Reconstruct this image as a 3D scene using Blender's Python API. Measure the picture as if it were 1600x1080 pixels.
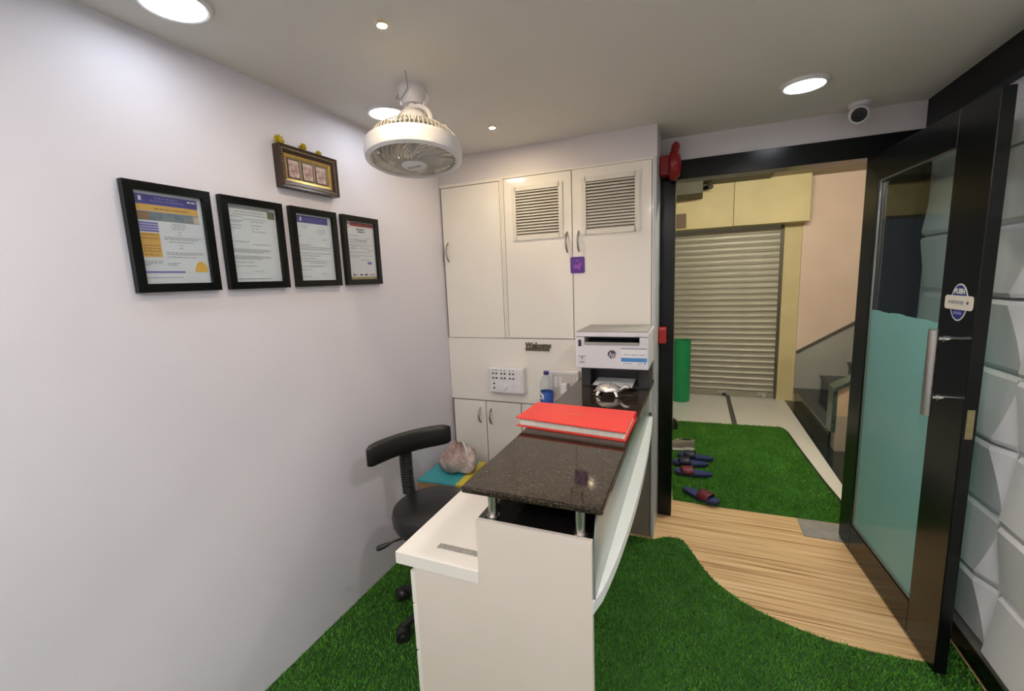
import bpy, bmesh, math, random
import numpy as np
from mathutils import Vector, Matrix

for _o in list(bpy.data.objects):
    bpy.data.objects.remove(_o)
SC = bpy.context.scene
COL = SC.collection
random.seed(7)
PI = math.pi

# ------------------------------------------------------------------ camera
CAM = Vector((1.6, 0.0, 1.634))
YAW, PITCH, ROLL, FPX = -0.3980814, -0.1494916, -0.0398698, 687.54
_f = Vector((math.sin(YAW)*math.cos(PITCH), math.cos(YAW)*math.cos(PITCH), math.sin(PITCH)))
_r = Vector((math.cos(YAW), -math.sin(YAW), 0.0))
_u = _r.cross(_f)
_r2 = _r*math.cos(ROLL) + _u*math.sin(ROLL)
_u2 = -_r*math.sin(ROLL) + _u*math.cos(ROLL)
cd = bpy.data.cameras.new('camera'); co = bpy.data.objects.new('camera', cd); COL.objects.link(co)
M3 = Matrix((_r2, _u2, -_f)).transposed()
co.matrix_world = Matrix.Translation(CAM) @ M3.to_4x4()
cd.sensor_fit = 'HORIZONTAL'; cd.sensor_width = 36.0; cd.lens = FPX/1600*36.0
cd.clip_start = 0.02; cd.clip_end = 60
SC.camera = co

# ------------------------------------------------------------------ world, exposure
w = bpy.data.worlds.new('world'); SC.world = w; w.use_nodes = True
w.node_tree.nodes['Background'].inputs[0].default_value = (0.75, 0.8, 0.9, 1)
w.node_tree.nodes['Background'].inputs[1].default_value = 0.03
SC.view_settings.view_transform = 'Standard'
SC.view_settings.look = 'None'
SC.view_settings.gamma = 1.0
SC.view_settings.use_curve_mapping = False
SC.view_settings.exposure = 1.98
LAMP = 5.0          # emission of the round ceiling panels in view
LAMPR = 44.0         # warmer out-of-view panels, raised well above the visible ones as fill
SPOT = 480.0          # emission of the small warm spots
TUBE = 66.0          # corridor tube lamp

# ------------------------------------------------------------------ materials
def lin(c):
    if isinstance(c, str):
        c = [int(c[i:i+2], 16)/255 for i in (0, 2, 4)]
        return tuple(((v/12.92) if v <= 0.04045 else ((v+0.055)/1.055)**2.4) for v in c)
    return tuple(c)

MATS = {}
def mat(name, col, rough=0.5, metal=0.0, var=0.04, scale=8.0, bump=0.0, bscale=60.0, col2=None, coat=0.0,
        stretch=None, spec=0.5, emit=None, estr=0.0, detail=4.0):
    m = bpy.data.materials.new(name); m.use_nodes = True
    nt = m.node_tree; N = nt.nodes; L = nt.links
    b = N['Principled BSDF']
    c = lin(col)
    c2 = lin(col2) if col2 is not None else tuple(max(0, v*(1-var*2)) for v in c)
    tc = N.new('ShaderNodeTexCoord'); mp = N.new('ShaderNodeMapping')
    L.new(tc.outputs['Object'], mp.inputs[0])
    if stretch: mp.inputs['Scale'].default_value = stretch
    no = N.new('ShaderNodeTexNoise'); no.inputs['Scale'].default_value = scale; no.inputs['Detail'].default_value = detail
    L.new(mp.outputs[0], no.inputs['Vector'])
    rp = N.new('ShaderNodeValToRGB')
    rp.color_ramp.elements[0].position = 0.3; rp.color_ramp.elements[1].position = 0.7
    rp.color_ramp.elements[0].color = (*c2, 1); rp.color_ramp.elements[1].color = (*c, 1)
    L.new(no.outputs['Fac'], rp.inputs[0]); L.new(rp.outputs[0], b.inputs['Base Color'])
    b.inputs['Roughness'].default_value = rough; b.inputs['Metallic'].default_value = metal
    b.inputs['Specular IOR Level'].default_value = spec
    b.inputs['Coat Weight'].default_value = coat; b.inputs['Coat Roughness'].default_value = 0.05
    if bump:
        n2 = N.new('ShaderNodeTexNoise'); n2.inputs['Scale'].default_value = bscale; n2.inputs['Detail'].default_value = 3
        L.new(tc.outputs['Object'], n2.inputs['Vector'])
        bp = N.new('ShaderNodeBump'); bp.inputs['Strength'].default_value = bump; bp.inputs['Distance'].default_value = 0.01
        L.new(n2.outputs['Fac'], bp.inputs['Height']); L.new(bp.outputs[0], b.inputs['Normal'])
    if emit is not None:
        b.inputs['Emission Color'].default_value = (*lin(emit), 1); b.inputs['Emission Strength'].default_value = estr
    MATS[name] = m
    return m

def schlick(N, L, k):
    lw = N.new('ShaderNodeLayerWeight'); lw.inputs['Blend'].default_value = 0.5
    pw = N.new('ShaderNodeMath'); pw.operation = 'POWER'; pw.inputs[1].default_value = 5.0
    ma = N.new('ShaderNodeMath'); ma.operation = 'MULTIPLY_ADD'; ma.inputs[1].default_value = 0.9*k; ma.inputs[2].default_value = 0.035*k
    L.new(lw.outputs['Facing'], pw.inputs[0]); L.new(pw.outputs[0], ma.inputs[0])
    return ma.outputs[0]

def glassmat(name, tint, refl=1.0, rough=0.02):
    m = bpy.data.materials.new(name); m.use_nodes = True
    nt = m.node_tree; N = nt.nodes; L = nt.links
    N.remove(N['Principled BSDF'])
    out = N['Material Output']
    tr = N.new('ShaderNodeBsdfTransparent'); tr.inputs[0].default_value = (*tint, 1)
    gl = N.new('ShaderNodeBsdfGlossy'); gl.inputs['Roughness'].default_value = rough
    mx = N.new('ShaderNodeMixShader')
    L.new(schlick(N, L, refl), mx.inputs[0])
    L.new(tr.outputs[0], mx.inputs[1]); L.new(gl.outputs[0], mx.inputs[2]); L.new(mx.outputs[0], out.inputs[0])
    return m

def frostmat(name, col, through):
    m = bpy.data.materials.new(name); m.use_nodes = True
    nt = m.node_tree; N = nt.nodes; L = nt.links
    N.remove(N['Principled BSDF']); out = N['Material Output']
    df = N.new('ShaderNodeBsdfDiffuse'); df.inputs[0].default_value = (*col, 1)
    tl = N.new('ShaderNodeBsdfTranslucent'); tl.inputs[0].default_value = (*col, 1)
    tr = N.new('ShaderNodeBsdfTransparent'); tr.inputs[0].default_value = (0.75, 0.95, 0.9, 1)
    gl = N.new('ShaderNodeBsdfGlossy'); gl.inputs['Roughness'].default_value = 0.12
    no = N.new('ShaderNodeTexNoise'); no.inputs['Scale'].default_value = 3
    m1 = N.new('ShaderNodeMixShader'); m1.inputs[0].default_value = 0.5
    m2 = N.new('ShaderNodeMixShader'); m2.inputs[0].default_value = through
    m3 = N.new('ShaderNodeMixShader')
    L.new(df.outputs[0], m1.inputs[1]); L.new(tl.outputs[0], m1.inputs[2])
    L.new(m1.outputs[0], m2.inputs[1]); L.new(tr.outputs[0], m2.inputs[2])
    L.new(schlick(N, L, 0.8), m3.inputs[0]); L.new(m2.outputs[0], m3.inputs[1]); L.new(gl.outputs[0], m3.inputs[2])
    L.new(m3.outputs[0], out.inputs[0])
    return m

def emitmat(name, col, s):
    m = bpy.data.materials.new(name); m.use_nodes = True
    nt = m.node_tree; N = nt.nodes
    N.remove(N['Principled BSDF'])
    e = N.new('ShaderNodeEmission'); e.inputs[0].default_value = (*col, 1); e.inputs[1].default_value = s
    nt.links.new(e.outputs[0], N['Material Output'].inputs[0])
    return m

def granitemat(name, base, spk, scale, rough):
    m = bpy.data.materials.new(name); m.use_nodes = True
    nt = m.node_tree; N = nt.nodes; L = nt.links; b = N['Principled BSDF']
    tc = N.new('ShaderNodeTexCoord')
    vo = N.new('ShaderNodeTexVoronoi'); vo.inputs['Scale'].default_value = scale
    L.new(tc.outputs['Object'], vo.inputs['Vector'])
    sp = N.new('ShaderNodeSeparateColor'); L.new(vo.outputs['Color'], sp.inputs[0])
    rp = N.new('ShaderNodeValToRGB'); e = rp.color_ramp.elements
    e[0].position = 0.35; e[0].color = (*lin(base), 1); e[1].position = 1.0; e[1].color = (*lin(spk), 1)
    k = e.new(0.75); k.color = (*[v*1.9 for v in lin(base)], 1)
    L.new(sp.outputs[0], rp.inputs[0]); L.new(rp.outputs[0], b.inputs['Base Color'])
    b.inputs['Roughness'].default_value = rough
    return m

def woodmat(name):
    m = bpy.data.materials.new(name); m.use_nodes = True
    nt = m.node_tree; N = nt.nodes; L = nt.links; b = N['Principled BSDF']
    tc = N.new('ShaderNodeTexCoord')
    def noise(sx, sy, sc, det, dist=0.0):
        mp = N.new('ShaderNodeMapping'); mp.inputs['Scale'].default_value = (sx, sy, 1)
        L.new(tc.outputs['Object'], mp.inputs[0])
        n = N.new('ShaderNodeTexNoise'); n.inputs['Scale'].default_value = sc; n.inputs['Detail'].default_value = det
        n.inputs['Distortion'].default_value = dist
        L.new(mp.outputs[0], n.inputs['Vector']); return n
    a = noise(0.8, 30, 1.6, 6, 0.2); c = noise(1.4, 100, 1.5, 4)
    mx = N.new('ShaderNodeMix'); mx.inputs['Factor'].default_value = 0.38
    L.new(a.outputs['Fac'], mx.inputs['A']); L.new(c.outputs['Fac'], mx.inputs['B'])
    rp = N.new('ShaderNodeValToRGB'); e = rp.color_ramp.elements
    e[0].position = 0.36; e[0].color = (*lin('86643f'), 1)
    e[1].position = 0.66; e[1].color = (*lin('e6cca4'), 1)
    k = e.new(0.46); k.color = (*lin('c7a274'), 1)
    L.new(mx.outputs[0], rp.inputs[0]); L.new(rp.outputs[0], b.inputs['Base Color'])
    b.inputs['Roughness'].default_value = 0.33
    return m

M = dict(
    wall=mat('wall_paint', (0.74, 0.722, 0.80), 0.55, var=0.012, scale=2, bump=0.05, bscale=160),
    wall2=mat('soffit_paint', (0.72, 0.67, 0.67), 0.6, var=0.012, scale=2, bump=0.04, bscale=120),
    ceil=mat('ceiling_paint', (0.74, 0.71, 0.68), 0.7, var=0.015, scale=1.5, bump=0.03),
    lam=mat('cream_gloss_laminate', (0.86, 0.81, 0.735), 0.09, var=0.015, scale=2.5, spec=0.45),
    lamedge=mat('laminate_reveal', (0.22, 0.18, 0.14), 0.5, var=0.03),
    reveal=mat('dark_reveal', (0.10, 0.085, 0.07), 0.7),
    desk=mat('desk_laminate', (0.73, 0.655, 0.585), 0.42, var=0.015, scale=3),
    desktop=mat('desk_top_laminate', (0.82, 0.78, 0.73), 0.3, var=0.01, scale=3),
    sidegrey=mat('grey_side_laminate', (0.52, 0.53, 0.55), 0.35, var=0.02),
    granite=granitemat('brown_black_granite', '231c17', '54463a', 240, 0.05),
    blackgloss=mat('black_gloss_laminate', (0.008, 0.007, 0.007), 0.06, var=0.1),
    black=mat('black_lacquer', (0.005, 0.006, 0.006), 0.22, var=0.15, scale=5, bump=0.02, bscale=30, spec=0.3),
    blackmatt=mat('black_matt_paint', (0.007, 0.007, 0.007), 0.55, var=0.15, spec=0.25),
    wood=woodmat('striped_wood_vinyl'),
    grassb=mat('turf_backing', (0.03, 0.14, 0.018), 0.9, var=0.2, scale=30),
    steel=mat('brushed_steel', (0.55, 0.53, 0.50), 0.28, 1.0, var=0.05, scale=40),
    chrome=mat('chrome', (0.7, 0.7, 0.7), 0.12, 1.0, var=0.03),
    nickel=mat('satin_nickel', (0.42, 0.40, 0.37), 0.3, 1.0, var=0.04),
    glass=glassmat('clear_glass', (0.86, 0.92, 0.90)),
    picglass=glassmat('picture_glass', (0.95, 0.96, 0.97), 0.7),
    bottleg=glassmat('bottle_plastic', (0.92, 0.95, 0.96), 1.2, 0.08),
    frost=frostmat('frosted_film', (0.46, 0.80, 0.80), 0.24),
    glasspanel=mat('grey_green_back_painted_glass', (0.21, 0.25, 0.24), 0.22, var=0.02),
    ledge=mat('white_gloss_ledge', (0.83, 0.87, 0.87), 0.35, var=0.01),
    tile3d=mat('white_wall_panel', (0.82, 0.82, 0.83), 0.38, var=0.02, scale=3),
    white=mat('white_plastic', (0.78, 0.76, 0.77), 0.3, var=0.015),
    fanw=mat('fan_white_plastic', (0.74, 0.72, 0.73), 0.22, var=0.015),
    fanin=mat('fan_grille_plastic', (0.50, 0.47, 0.43), 0.35, var=0.03),
    cream=mat('cream_plastic', (0.74, 0.70, 0.62), 0.35, var=0.02),
    printer=mat('printer_white', (0.70, 0.69, 0.73), 0.4, var=0.01),
    printgrey=mat('printer_lid_grey', (0.33, 0.32, 0.31), 0.45, var=0.03),
    printdark=mat('printer_charcoal', (0.035, 0.035, 0.038), 0.35, var=0.1),
    paper=mat('paper', (0.78, 0.79, 0.81), 0.7, var=0.01),
    paperblue=mat('certificate_paper', (0.70, 0.75, 0.80), 0.65, var=0.01),
    ink=mat('grey_ink', (0.33, 0.34, 0.38), 0.7),
    inkd=mat('dark_ink', (0.08, 0.08, 0.10), 0.7),
    inkblue=mat('indigo_print', (0.085, 0.085, 0.34), 0.6),
    inkblue2=mat('violet_print', (0.19, 0.17, 0.50), 0.6),
    inkyel=mat('amber_print', (0.75, 0.46, 0.12), 0.6, var=0.06),
    inkorange=mat('orange_print', (0.80, 0.40, 0.08), 0.6, col2=(0.75, 0.55, 0.10), scale=60),
    inkred=mat('red_print', (0.35, 0.05, 0.07), 0.6),
    inkteal=mat('photo_strip_print', (0.07, 0.17, 0.28), 0.6, col2=(0.30, 0.30, 0.28), scale=40),
    inkolive=mat('stamp_print', (0.22, 0.22, 0.14), 0.6, var=0.2, scale=80),
    inkgold=mat('gold_print', (0.45, 0.36, 0.12), 0.6),
    skyblue=mat('sky_blue_print', (0.07, 0.27, 0.62), 0.5),
    red=mat('red_cover', (0.80, 0.035, 0.022), 0.38, var=0.02),
    redp=mat('red_alarm_plastic', (0.30, 0.010, 0.012), 0.35, var=0.06),
    redbox=mat('red_call_point', (0.55, 0.02, 0.018), 0.4, var=0.06),
    pages=mat('page_edges', (0.62, 0.66, 0.58), 0.8, col2=(0.80, 0.80, 0.72), scale=14, stretch=(8, 8, 0.2)),
    vinyl=mat('black_vinyl', (0.012, 0.012, 0.013), 0.33, var=0.1, bump=0.08, bscale=220),
    blackplastic=mat('black_plastic', (0.014, 0.014, 0.014), 0.42, var=0.1),
    teal=mat('teal_card', (0.05, 0.36, 0.42), 0.5, var=0.05),
    yellow=mat('yellow_card', (0.65, 0.52, 0.06), 0.5, var=0.05),
    brownc=mat('brown_card', (0.34, 0.20, 0.09), 0.7, var=0.06),
    bag=None,
    blueC=mat('blue_cap', (0.025, 0.02, 0.20), 0.35),
    blueL=mat('blue_label', (0.03, 0.05, 0.36), 0.4, col2=(0.03, 0.16, 0.48), scale=18),
    silver=mat('silver_metal', (0.75, 0.72, 0.69), 0.22, 1.0, var=0.12, scale=90, bump=0.25, bscale=220),
    purple=mat('purple_plastic', (0.10, 0.015, 0.26), 0.35, var=0.06),
    purple2=mat('lilac_print', (0.24, 0.08, 0.55), 0.4, col2=(0.40, 0.06, 0.42), scale=60),
    darkwood=mat('dark_brown_moulding', (0.045, 0.018, 0.010), 0.35, var=0.2, scale=30),
    gold=mat('gold_moulding', (0.62, 0.42, 0.13), 0.3, 0.7, var=0.12, scale=60),
    goldmat=mat('bronze_mount', (0.36, 0.28, 0.17), 0.5, var=0.08, scale=60),
    picpr=mat('small_print', (0.62, 0.55, 0.50), 0.5, col2=(0.25, 0.08, 0.09), scale=55),
    flower=mat('yellow_petals', (0.75, 0.58, 0.02), 0.7, var=0.2, scale=120),
    welcome=mat('brown_wood_lettering', (0.13, 0.10, 0.055), 0.6, var=0.2, scale=40),
    shutter=mat('dusty_shutter_steel', (0.33, 0.31, 0.245), 0.42, 0.2, col2=(0.25, 0.235, 0.18), scale=3, stretch=(1, 1, 6)),
    yellowwall=mat('yellow_paint', (0.62, 0.53, 0.28), 0.6, var=0.08, scale=3, bump=0.08, bscale=40),
    pinkwall=mat('pink_paint', (0.72, 0.565, 0.46), 0.6, var=0.05, scale=3, bump=0.05),
    dado=mat('grey_dado_paint', (0.34, 0.34, 0.31), 0.5, var=0.06, scale=4),
    corrceil=mat('corridor_ceiling_paint', (0.42, 0.37, 0.26), 0.7, var=0.05),
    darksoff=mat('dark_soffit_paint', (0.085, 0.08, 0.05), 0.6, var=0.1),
    tile=mat('white_floor_tile', (0.70, 0.69, 0.64), 0.22, var=0.03, scale=2),
    tiledark=mat('dark_floor_strip', (0.055, 0.055, 0.05), 0.3, var=0.15, scale=20),
    stair=mat('dark_green_granite', (0.022, 0.030, 0.030), 0.15, var=0.3, scale=60),
    marble=mat('green_marble_coping', (0.06, 0.10, 0.085), 0.25, var=0.35, scale=25),
    beige=mat('beige_plaster', (0.55, 0.42, 0.27), 0.6, var=0.1, scale=8),
    green=mat('green_plastic', (0.010, 0.25, 0.085), 0.38, var=0.06),
    metalplate=mat('aluminium_plate', (0.42, 0.44, 0.46), 0.35, 0.6, var=0.15, scale=12),
    navy=mat('navy_rubber', (0.012, 0.022, 0.085), 0.6, var=0.2),
    navyb=mat('blue_footbed', (0.020, 0.040, 0.17), 0.6, var=0.2),
    maroon=mat('maroon_strap', (0.14, 0.012, 0.03), 0.5, var=0.2),
    darkstrap=mat('dark_strap', (0.014, 0.014, 0.035), 0.5, var=0.2),
    shoe=mat('taupe_mesh', (0.24, 0.21, 0.16), 0.8, var=0.15, scale=90),
    solew=mat('white_sole', (0.75, 0.75, 0.72), 0.5),
    lampwhite=emitmat('cool_led_panel', (0.86, 0.92, 1.0), LAMP),
    lamprear=emitmat('rear_fill_panel', (1.0, 0.95, 0.895), LAMPR),  # emission set for fill, stronger than the panels in view
    lampwarm=emitmat('warm_spot_led', (1.0, 0.80, 0.52), SPOT),
    tube=emitmat('corridor_tube', (1.0, 0.93, 0.74), TUBE),
)

def bagmat():
    m = bpy.data.materials.new('pinkish_plastic_bag'); m.use_nodes = True
    nt = m.node_tree; N = nt.nodes; L = nt.links; b = N['Principled BSDF']
    no = N.new('ShaderNodeTexNoise'); no.inputs['Scale'].default_value = 9; no.inputs['Detail'].default_value = 5
    rp = N.new('ShaderNodeValToRGB'); e = rp.color_ramp.elements
    e[0].position = 0.35; e[0].color = (0.40, 0.26, 0.24, 1); e[1].position = 0.65; e[1].color = (0.72, 0.60, 0.56, 1)
    tc = N.new('ShaderNodeTexCoord'); L.new(tc.outputs['Object'], no.inputs['Vector'])
    L.new(no.outputs['Fac'], rp.inputs[0]); L.new(rp.outputs[0], b.inputs['Base Color'])
    n2 = N.new('ShaderNodeTexNoise'); n2.inputs['Scale'].default_value = 24; n2.inputs['Detail'].default_value = 4; n2.inputs['Distortion'].default_value = 1.5
    bp = N.new('ShaderNodeBump'); bp.inputs['Strength'].default_value = 0.9; bp.inputs['Distance'].default_value = 0.03
    L.new(tc.outputs['Object'], n2.inputs['Vector']); L.new(n2.outputs['Fac'], bp.inputs['Height']); L.new(bp.outputs[0], b.inputs['Normal'])
    b.inputs['Roughness'].default_value = 0.28
    return m
M['bag'] = bagmat()

def grassmat():
    m = bpy.data.materials.new('turf_blades'); m.use_nodes = True
    nt = m.node_tree; N = nt.nodes; L = nt.links; b = N['Principled BSDF']
    tc = N.new('ShaderNodeTexCoord')
    n1 = N.new('ShaderNodeTexNoise'); n1.inputs['Scale'].default_value = 170; n1.inputs['Detail'].default_value = 2
    n2 = N.new('ShaderNodeTexNoise'); n2.inputs['Scale'].default_value = 5
    L.new(tc.outputs['Object'], n1.inputs['Vector']); L.new(tc.outputs['Object'], n2.inputs['Vector'])
    mx = N.new('ShaderNodeMix'); mx.inputs['Factor'].default_value = 0.35
    L.new(n1.outputs['Fac'], mx.inputs['A']); L.new(n2.outputs['Fac'], mx.inputs['B'])
    rp = N.new('ShaderNodeValToRGB'); e = rp.color_ramp.elements
    e[0].position = 0.38; e[0].color = (0.045, 0.19, 0.014, 1); e[1].position = 0.62; e[1].color = (0.13, 0.39, 0.038, 1)
    L.new(mx.outputs[0], rp.inputs[0]); L.new(rp.outputs[0], b.inputs['Base Color'])
    b.inputs['Roughness'].default_value = 0.55; b.inputs['Specular IOR Level'].default_value = 0.25
    return m
M['grass'] = grassmat()

# ------------------------------------------------------------------ mesh helpers
class MB:
    def __init__(s): s.v = []; s.f = []; s.m = []; s.cur = 0
    def _add(s, vs, fs):
        o = len(s.v); s.v += [tuple(p) for p in vs]
        for f in fs: s.f.append([i+o for i in f]); s.m.append(s.cur)
        return s
    def box(s, a, b):
        x0, y0, z0 = a; x1, y1, z1 = b
        return s._add([(x0,y0,z0),(x1,y0,z0),(x1,y1,z0),(x0,y1,z0),(x0,y0,z1),(x1,y0,z1),(x1,y1,z1),(x0,y1,z1)],
                      [(0,3,2,1),(4,5,6,7),(0,1,5,4),(1,2,6,5),(2,3,7,6),(3,0,4,7)])
    def hexa(s, p):     # 8 points: bottom loop then top loop
        return s._add(p, [(0,3,2,1),(4,5,6,7),(0,1,5,4),(1,2,6,5),(2,3,7,6),(3,0,4,7)])
    def prism(s, poly, fn0, fn1):   # poly of 2-D points, two functions mapping to 3-D
        n = len(poly)
        vs = [fn0(*p) for p in poly]+[fn1(*p) for p in poly]
        fs = [tuple(range(n-1, -1, -1)), tuple(range(n, 2*n))]+[(i, (i+1) % n, n+(i+1) % n, n+i) for i in range(n)]
        return s._add(vs, fs)
    def cyl(s, p0, p1, r0, r1=None, n=20, cap=True):
        r1 = r0 if r1 is None else r1
        p0 = Vector(p0); p1 = Vector(p1); d = (p1-p0).normalized()
        a = d.orthogonal().normalized(); b = d.cross(a)
        vs = [p0+(a*math.cos(2*PI*i/n)+b*math.sin(2*PI*i/n))*r0 for i in range(n)]
        vs += [p1+(a*math.cos(2*PI*i/n)+b*math.sin(2*PI*i/n))*r1 for i in range(n)]
        fs = [(i, (i+1) % n, n+(i+1) % n, n+i) for i in range(n)]
        if cap: fs += [tuple(range(n-1, -1, -1)), tuple(range(n, 2*n))]
        return s._add(vs, fs)
    def lathe(s, prof, c=(0,0,0), n=28, M4=None, cap=True):   # prof: (r,z) list around local z
        vs = []
        for r, z in prof:
            for i in range(n):
                vs.append(Vector((r*math.cos(2*PI*i/n), r*math.sin(2*PI*i/n), z)))
        c = Vector(c)
        vs = [((M4 @ p) if M4 is not None else p)+c for p in vs]
        fs = []
        for k in range(len(prof)-1):
            for i in range(n):
                j = (i+1) % n
                fs.append((k*n+i, k*n+j, (k+1)*n+j, (k+1)*n+i))
        if cap:
            if prof[0][0] > 1e-6: fs.append(tuple(range(n-1, -1, -1)))
            if prof[-1][0] > 1e-6: fs.append(tuple(range((len(prof)-1)*n, len(prof)*n)))
        return s._add(vs, fs)
    def tube(s, path, r, n=8, closed=False):
        path = [Vector(p) for p in path]; N_ = len(path); vs = []
        up = None
        for k in range(N_):
            if closed: t = path[(k+1) % N_]-path[k-1]
            else: t = path[min(k+1, N_-1)]-path[max(k-1, 0)]
            t.normalize()
            if up is None: up = t.orthogonal().normalized()
            up = (up-t*up.dot(t)).normalized(); b = t.cross(up)
            rr = r[k] if isinstance(r, (list, tuple)) else r
            for i in range(n):
                vs.append(path[k]+(up*math.cos(2*PI*i/n)+b*math.sin(2*PI*i/n))*rr)
        fs = []
        for k in range(N_ if closed else N_-1):
            k2 = (k+1) % N_
            for i in range(n):
                j = (i+1) % n; fs.append((k*n+i, k*n+j, k2*n+j, k2*n+i))
        if not closed: fs += [tuple(range(n-1, -1, -1)), tuple(range((N_-1)*n, N_*n))]
        return s._add(vs, fs)
    def ell(s, c, r, n=16, m=10, M4=None, fn=None):
        c = Vector(c); vs = []
        for k in range(m+1):
            th = PI*k/m
            for i in range(n):
                ph = 2*PI*i/n
                p = Vector((r[0]*math.sin(th)*math.cos(ph), r[1]*math.sin(th)*math.sin(ph), r[2]*math.cos(th)))
                if fn: p = fn(p, th, ph)
                if M4 is not None: p = M4 @ p
                vs.append(p+c)
        fs = []
        for k in range(m):
            for i in range(n):
                j = (i+1) % n; fs.append((k*n+i, (k+1)*n+i, (k+1)*n+j, k*n+j))
        return s._add(vs, fs)
    def xf(s, fn):
        s.v = [tuple(fn(Vector(p))) for p in s.v]; return s

POS = {}
def mesh_of(name, mb, mats, c, bevel=0.0, smooth=False, seg=2, ang=40):
    me = bpy.data.meshes.new(name)
    me.from_pydata([tuple(Vector(p)-c) for p in mb.v], [], mb.f)
    ml = mats if isinstance(mats, (list, tuple)) else [mats]
    for m_ in ml: me.materials.append(m_)
    if len(ml) > 1: me.polygons.foreach_set('material_index', mb.m)
    bm = bmesh.new(); bm.from_mesh(me)
    bmesh.ops.remove_doubles(bm, verts=bm.verts, dist=1e-6)
    bmesh.ops.recalc_face_normals(bm, faces=bm.faces)
    if bevel:
        es = [e for e in bm.edges if len(e.link_faces) == 2 and e.calc_face_angle(0) > 0.6]
        bmesh.ops.bevel(bm, geom=es, offset=bevel, segments=seg, profile=0.5, affect='EDGES', clamp_overlap=True)
    bm.to_mesh(me); bm.free()
    if smooth:
        me.polygons.foreach_set('use_smooth', [True]*len(me.polygons))
        try: me.set_sharp_from_angle(angle=math.radians(14 if name == 'panel' else ang))
        except Exception: pass
    me.update()
    return me

def base_of(mb):
    xs = [p[0] for p in mb.v]; ys = [p[1] for p in mb.v]; zs = [p[2] for p in mb.v]
    return Vector(((min(xs)+max(xs))/2, (min(ys)+max(ys))/2, min(zs)))

def tag(o, label=None, cat=None, group=None, kind=None):
    if label: o['label'] = label
    if cat: o['category'] = cat
    if group: o['group'] = group
    if kind: o['kind'] = kind
    return o

def obj(name, mb, mats, parent=None, bevel=0.0, smooth=False, label=None, cat=None, group=None, kind=None, seg=2):
    c = base_of(mb)
    o = bpy.data.objects.new(name, mesh_of(name, mb, mats, c, bevel, smooth, seg)); COL.objects.link(o)
    POS[o] = c
    if parent is not None:
        o.parent = parent; o.location = c-POS[parent]
    else: o.location = c
    return tag(o, label, cat, group, kind)

def thing(name, loc, label, cat, group=None, kind=None):
    o = bpy.data.objects.new(name, None); COL.objects.link(o); o.location = loc; o.empty_display_size = 0.05
    POS[o] = Vector(loc)
    return tag(o, label, cat, group, kind)

def dup(o, delta, parent=None):
    c = o.copy(); COL.objects.link(c)
    POS[c] = POS[o]+Vector(delta)
    if parent is not None: c.parent = parent; c.location = POS[c]-POS[parent]
    else: c.location = POS[c]
    return c

def duptree(o, loc, rotz=0.0, label=None):
    c = o.copy(); COL.objects.link(c); c.location = loc; c.rotation_euler = (0, 0, rotz); POS[c] = Vector(loc)
    if label: c['label'] = label
    for ch in o.children:
        d = ch.copy(); COL.objects.link(d); d.parent = c
        for g in ch.children:
            e = g.copy(); COL.objects.link(e); e.parent = d
    return c

def textmb(s, size, fn, extrude=0.0, shear=0.0, bold=0.0):
    """letters as mesh: fn maps text-plane (x, y, depth) to world"""
    cu = bpy.data.curves.new('t', 'FONT'); cu.body = s; cu.size = size; cu.extrude = extrude; cu.shear = shear
    cu.align_x = 'CENTER'; cu.align_y = 'CENTER'; cu.offset = bold; cu.resolution_u = 3
    ob = bpy.data.objects.new('t', cu); COL.objects.link(ob)
    dg = bpy.context.evaluated_depsgraph_get(); dg.update()
    me = bpy.data.meshes.new_from_object(ob.evaluated_get(dg))
    mb = MB(); mb._add([fn(*v.co) for v in me.vertices], [tuple(p.vertices) for p in me.polygons])
    bpy.data.objects.remove(ob); bpy.data.curves.remove(cu); bpy.data.meshes.remove(me)
    return mb

def merge(a, b, slot=None):
    if slot is not None: old = a.cur; a.cur = slot
    a._add(b.v, b.f)
    if slot is not None: a.cur = old
    return a

def rrect(x0, x1, y0, y1, r, n=5):
    pts = []
    for cx, cy, a0 in ((x1-r, y1-r, 0), (x0+r, y1-r, PI/2), (x0+r, y0+r, PI), (x1-r, y0+r, 1.5*PI)):
        for k in range(n+1):
            a = a0+PI/2*k/n; pts.append((cx+r*math.cos(a), cy+r*math.sin(a)))
    return pts

# ------------------------------------------------------------------ the room shell
ZC = 2.44; YC = 2.669; YD = 2.99; XR = 2.70; YB = -2.5
S = 'structure'
obj('floor', MB().box((-0.1, YB, -0.12), (XR+0.1, 3.20, 0.0)), M['wood'], label='striped wood-look floor running in from the doorway', cat='floor', kind=S)
obj('ceiling', MB().box((-0.1, YB, ZC), (XR+0.1, 3.09, ZC+0.1)), M['ceil'], label='plain grey-white flat ceiling with round lights', cat='ceiling', kind=S)
obj('wall_left', MB().box((-0.1, YB, 0), (0, 3.09, ZC)), M['wall'], label='lilac-white wall behind the framed certificates', cat='wall', kind=S)
obj('wall_rear', MB().box((-0.1, YB-0.1, 0), (XR+0.1, YB, ZC)), M['wall'], label='white wall at the rear of the reception room', cat='wall', kind=S)
obj('wall_right', MB().box((XR, YB, 0), (XR+0.1, 3.09, ZC)), M['wall'], label='white wall behind the raised white panels', cat='wall', kind=S)
obj('wall_front', MB().box((0, 3.0, 0), (1.387, 3.09, ZC)).box((1.387, YD, 2.30), (XR, 3.09, ZC)), M['wall2'], label='pale wall strip above the black door frame', cat='wall', kind=S)
obj('trim_1', MB().box((0, YC, 2.268), (1.387, 3.0, ZC)), M['wall2'], label='pinkish white soffit above the cream cupboards', cat='soffit', kind=S)
obj('trim_2', MB().box((2.655, YB, 2.30), (XR, YD, ZC)), M['blackmatt'], label='black beam under the ceiling above the raised panels', cat='beam', kind=S)
bbx = thing('baseboard_right', (2.68, 0.5, 0), 'black skirting under the raised white panels', 'baseboard', kind=S)
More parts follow.
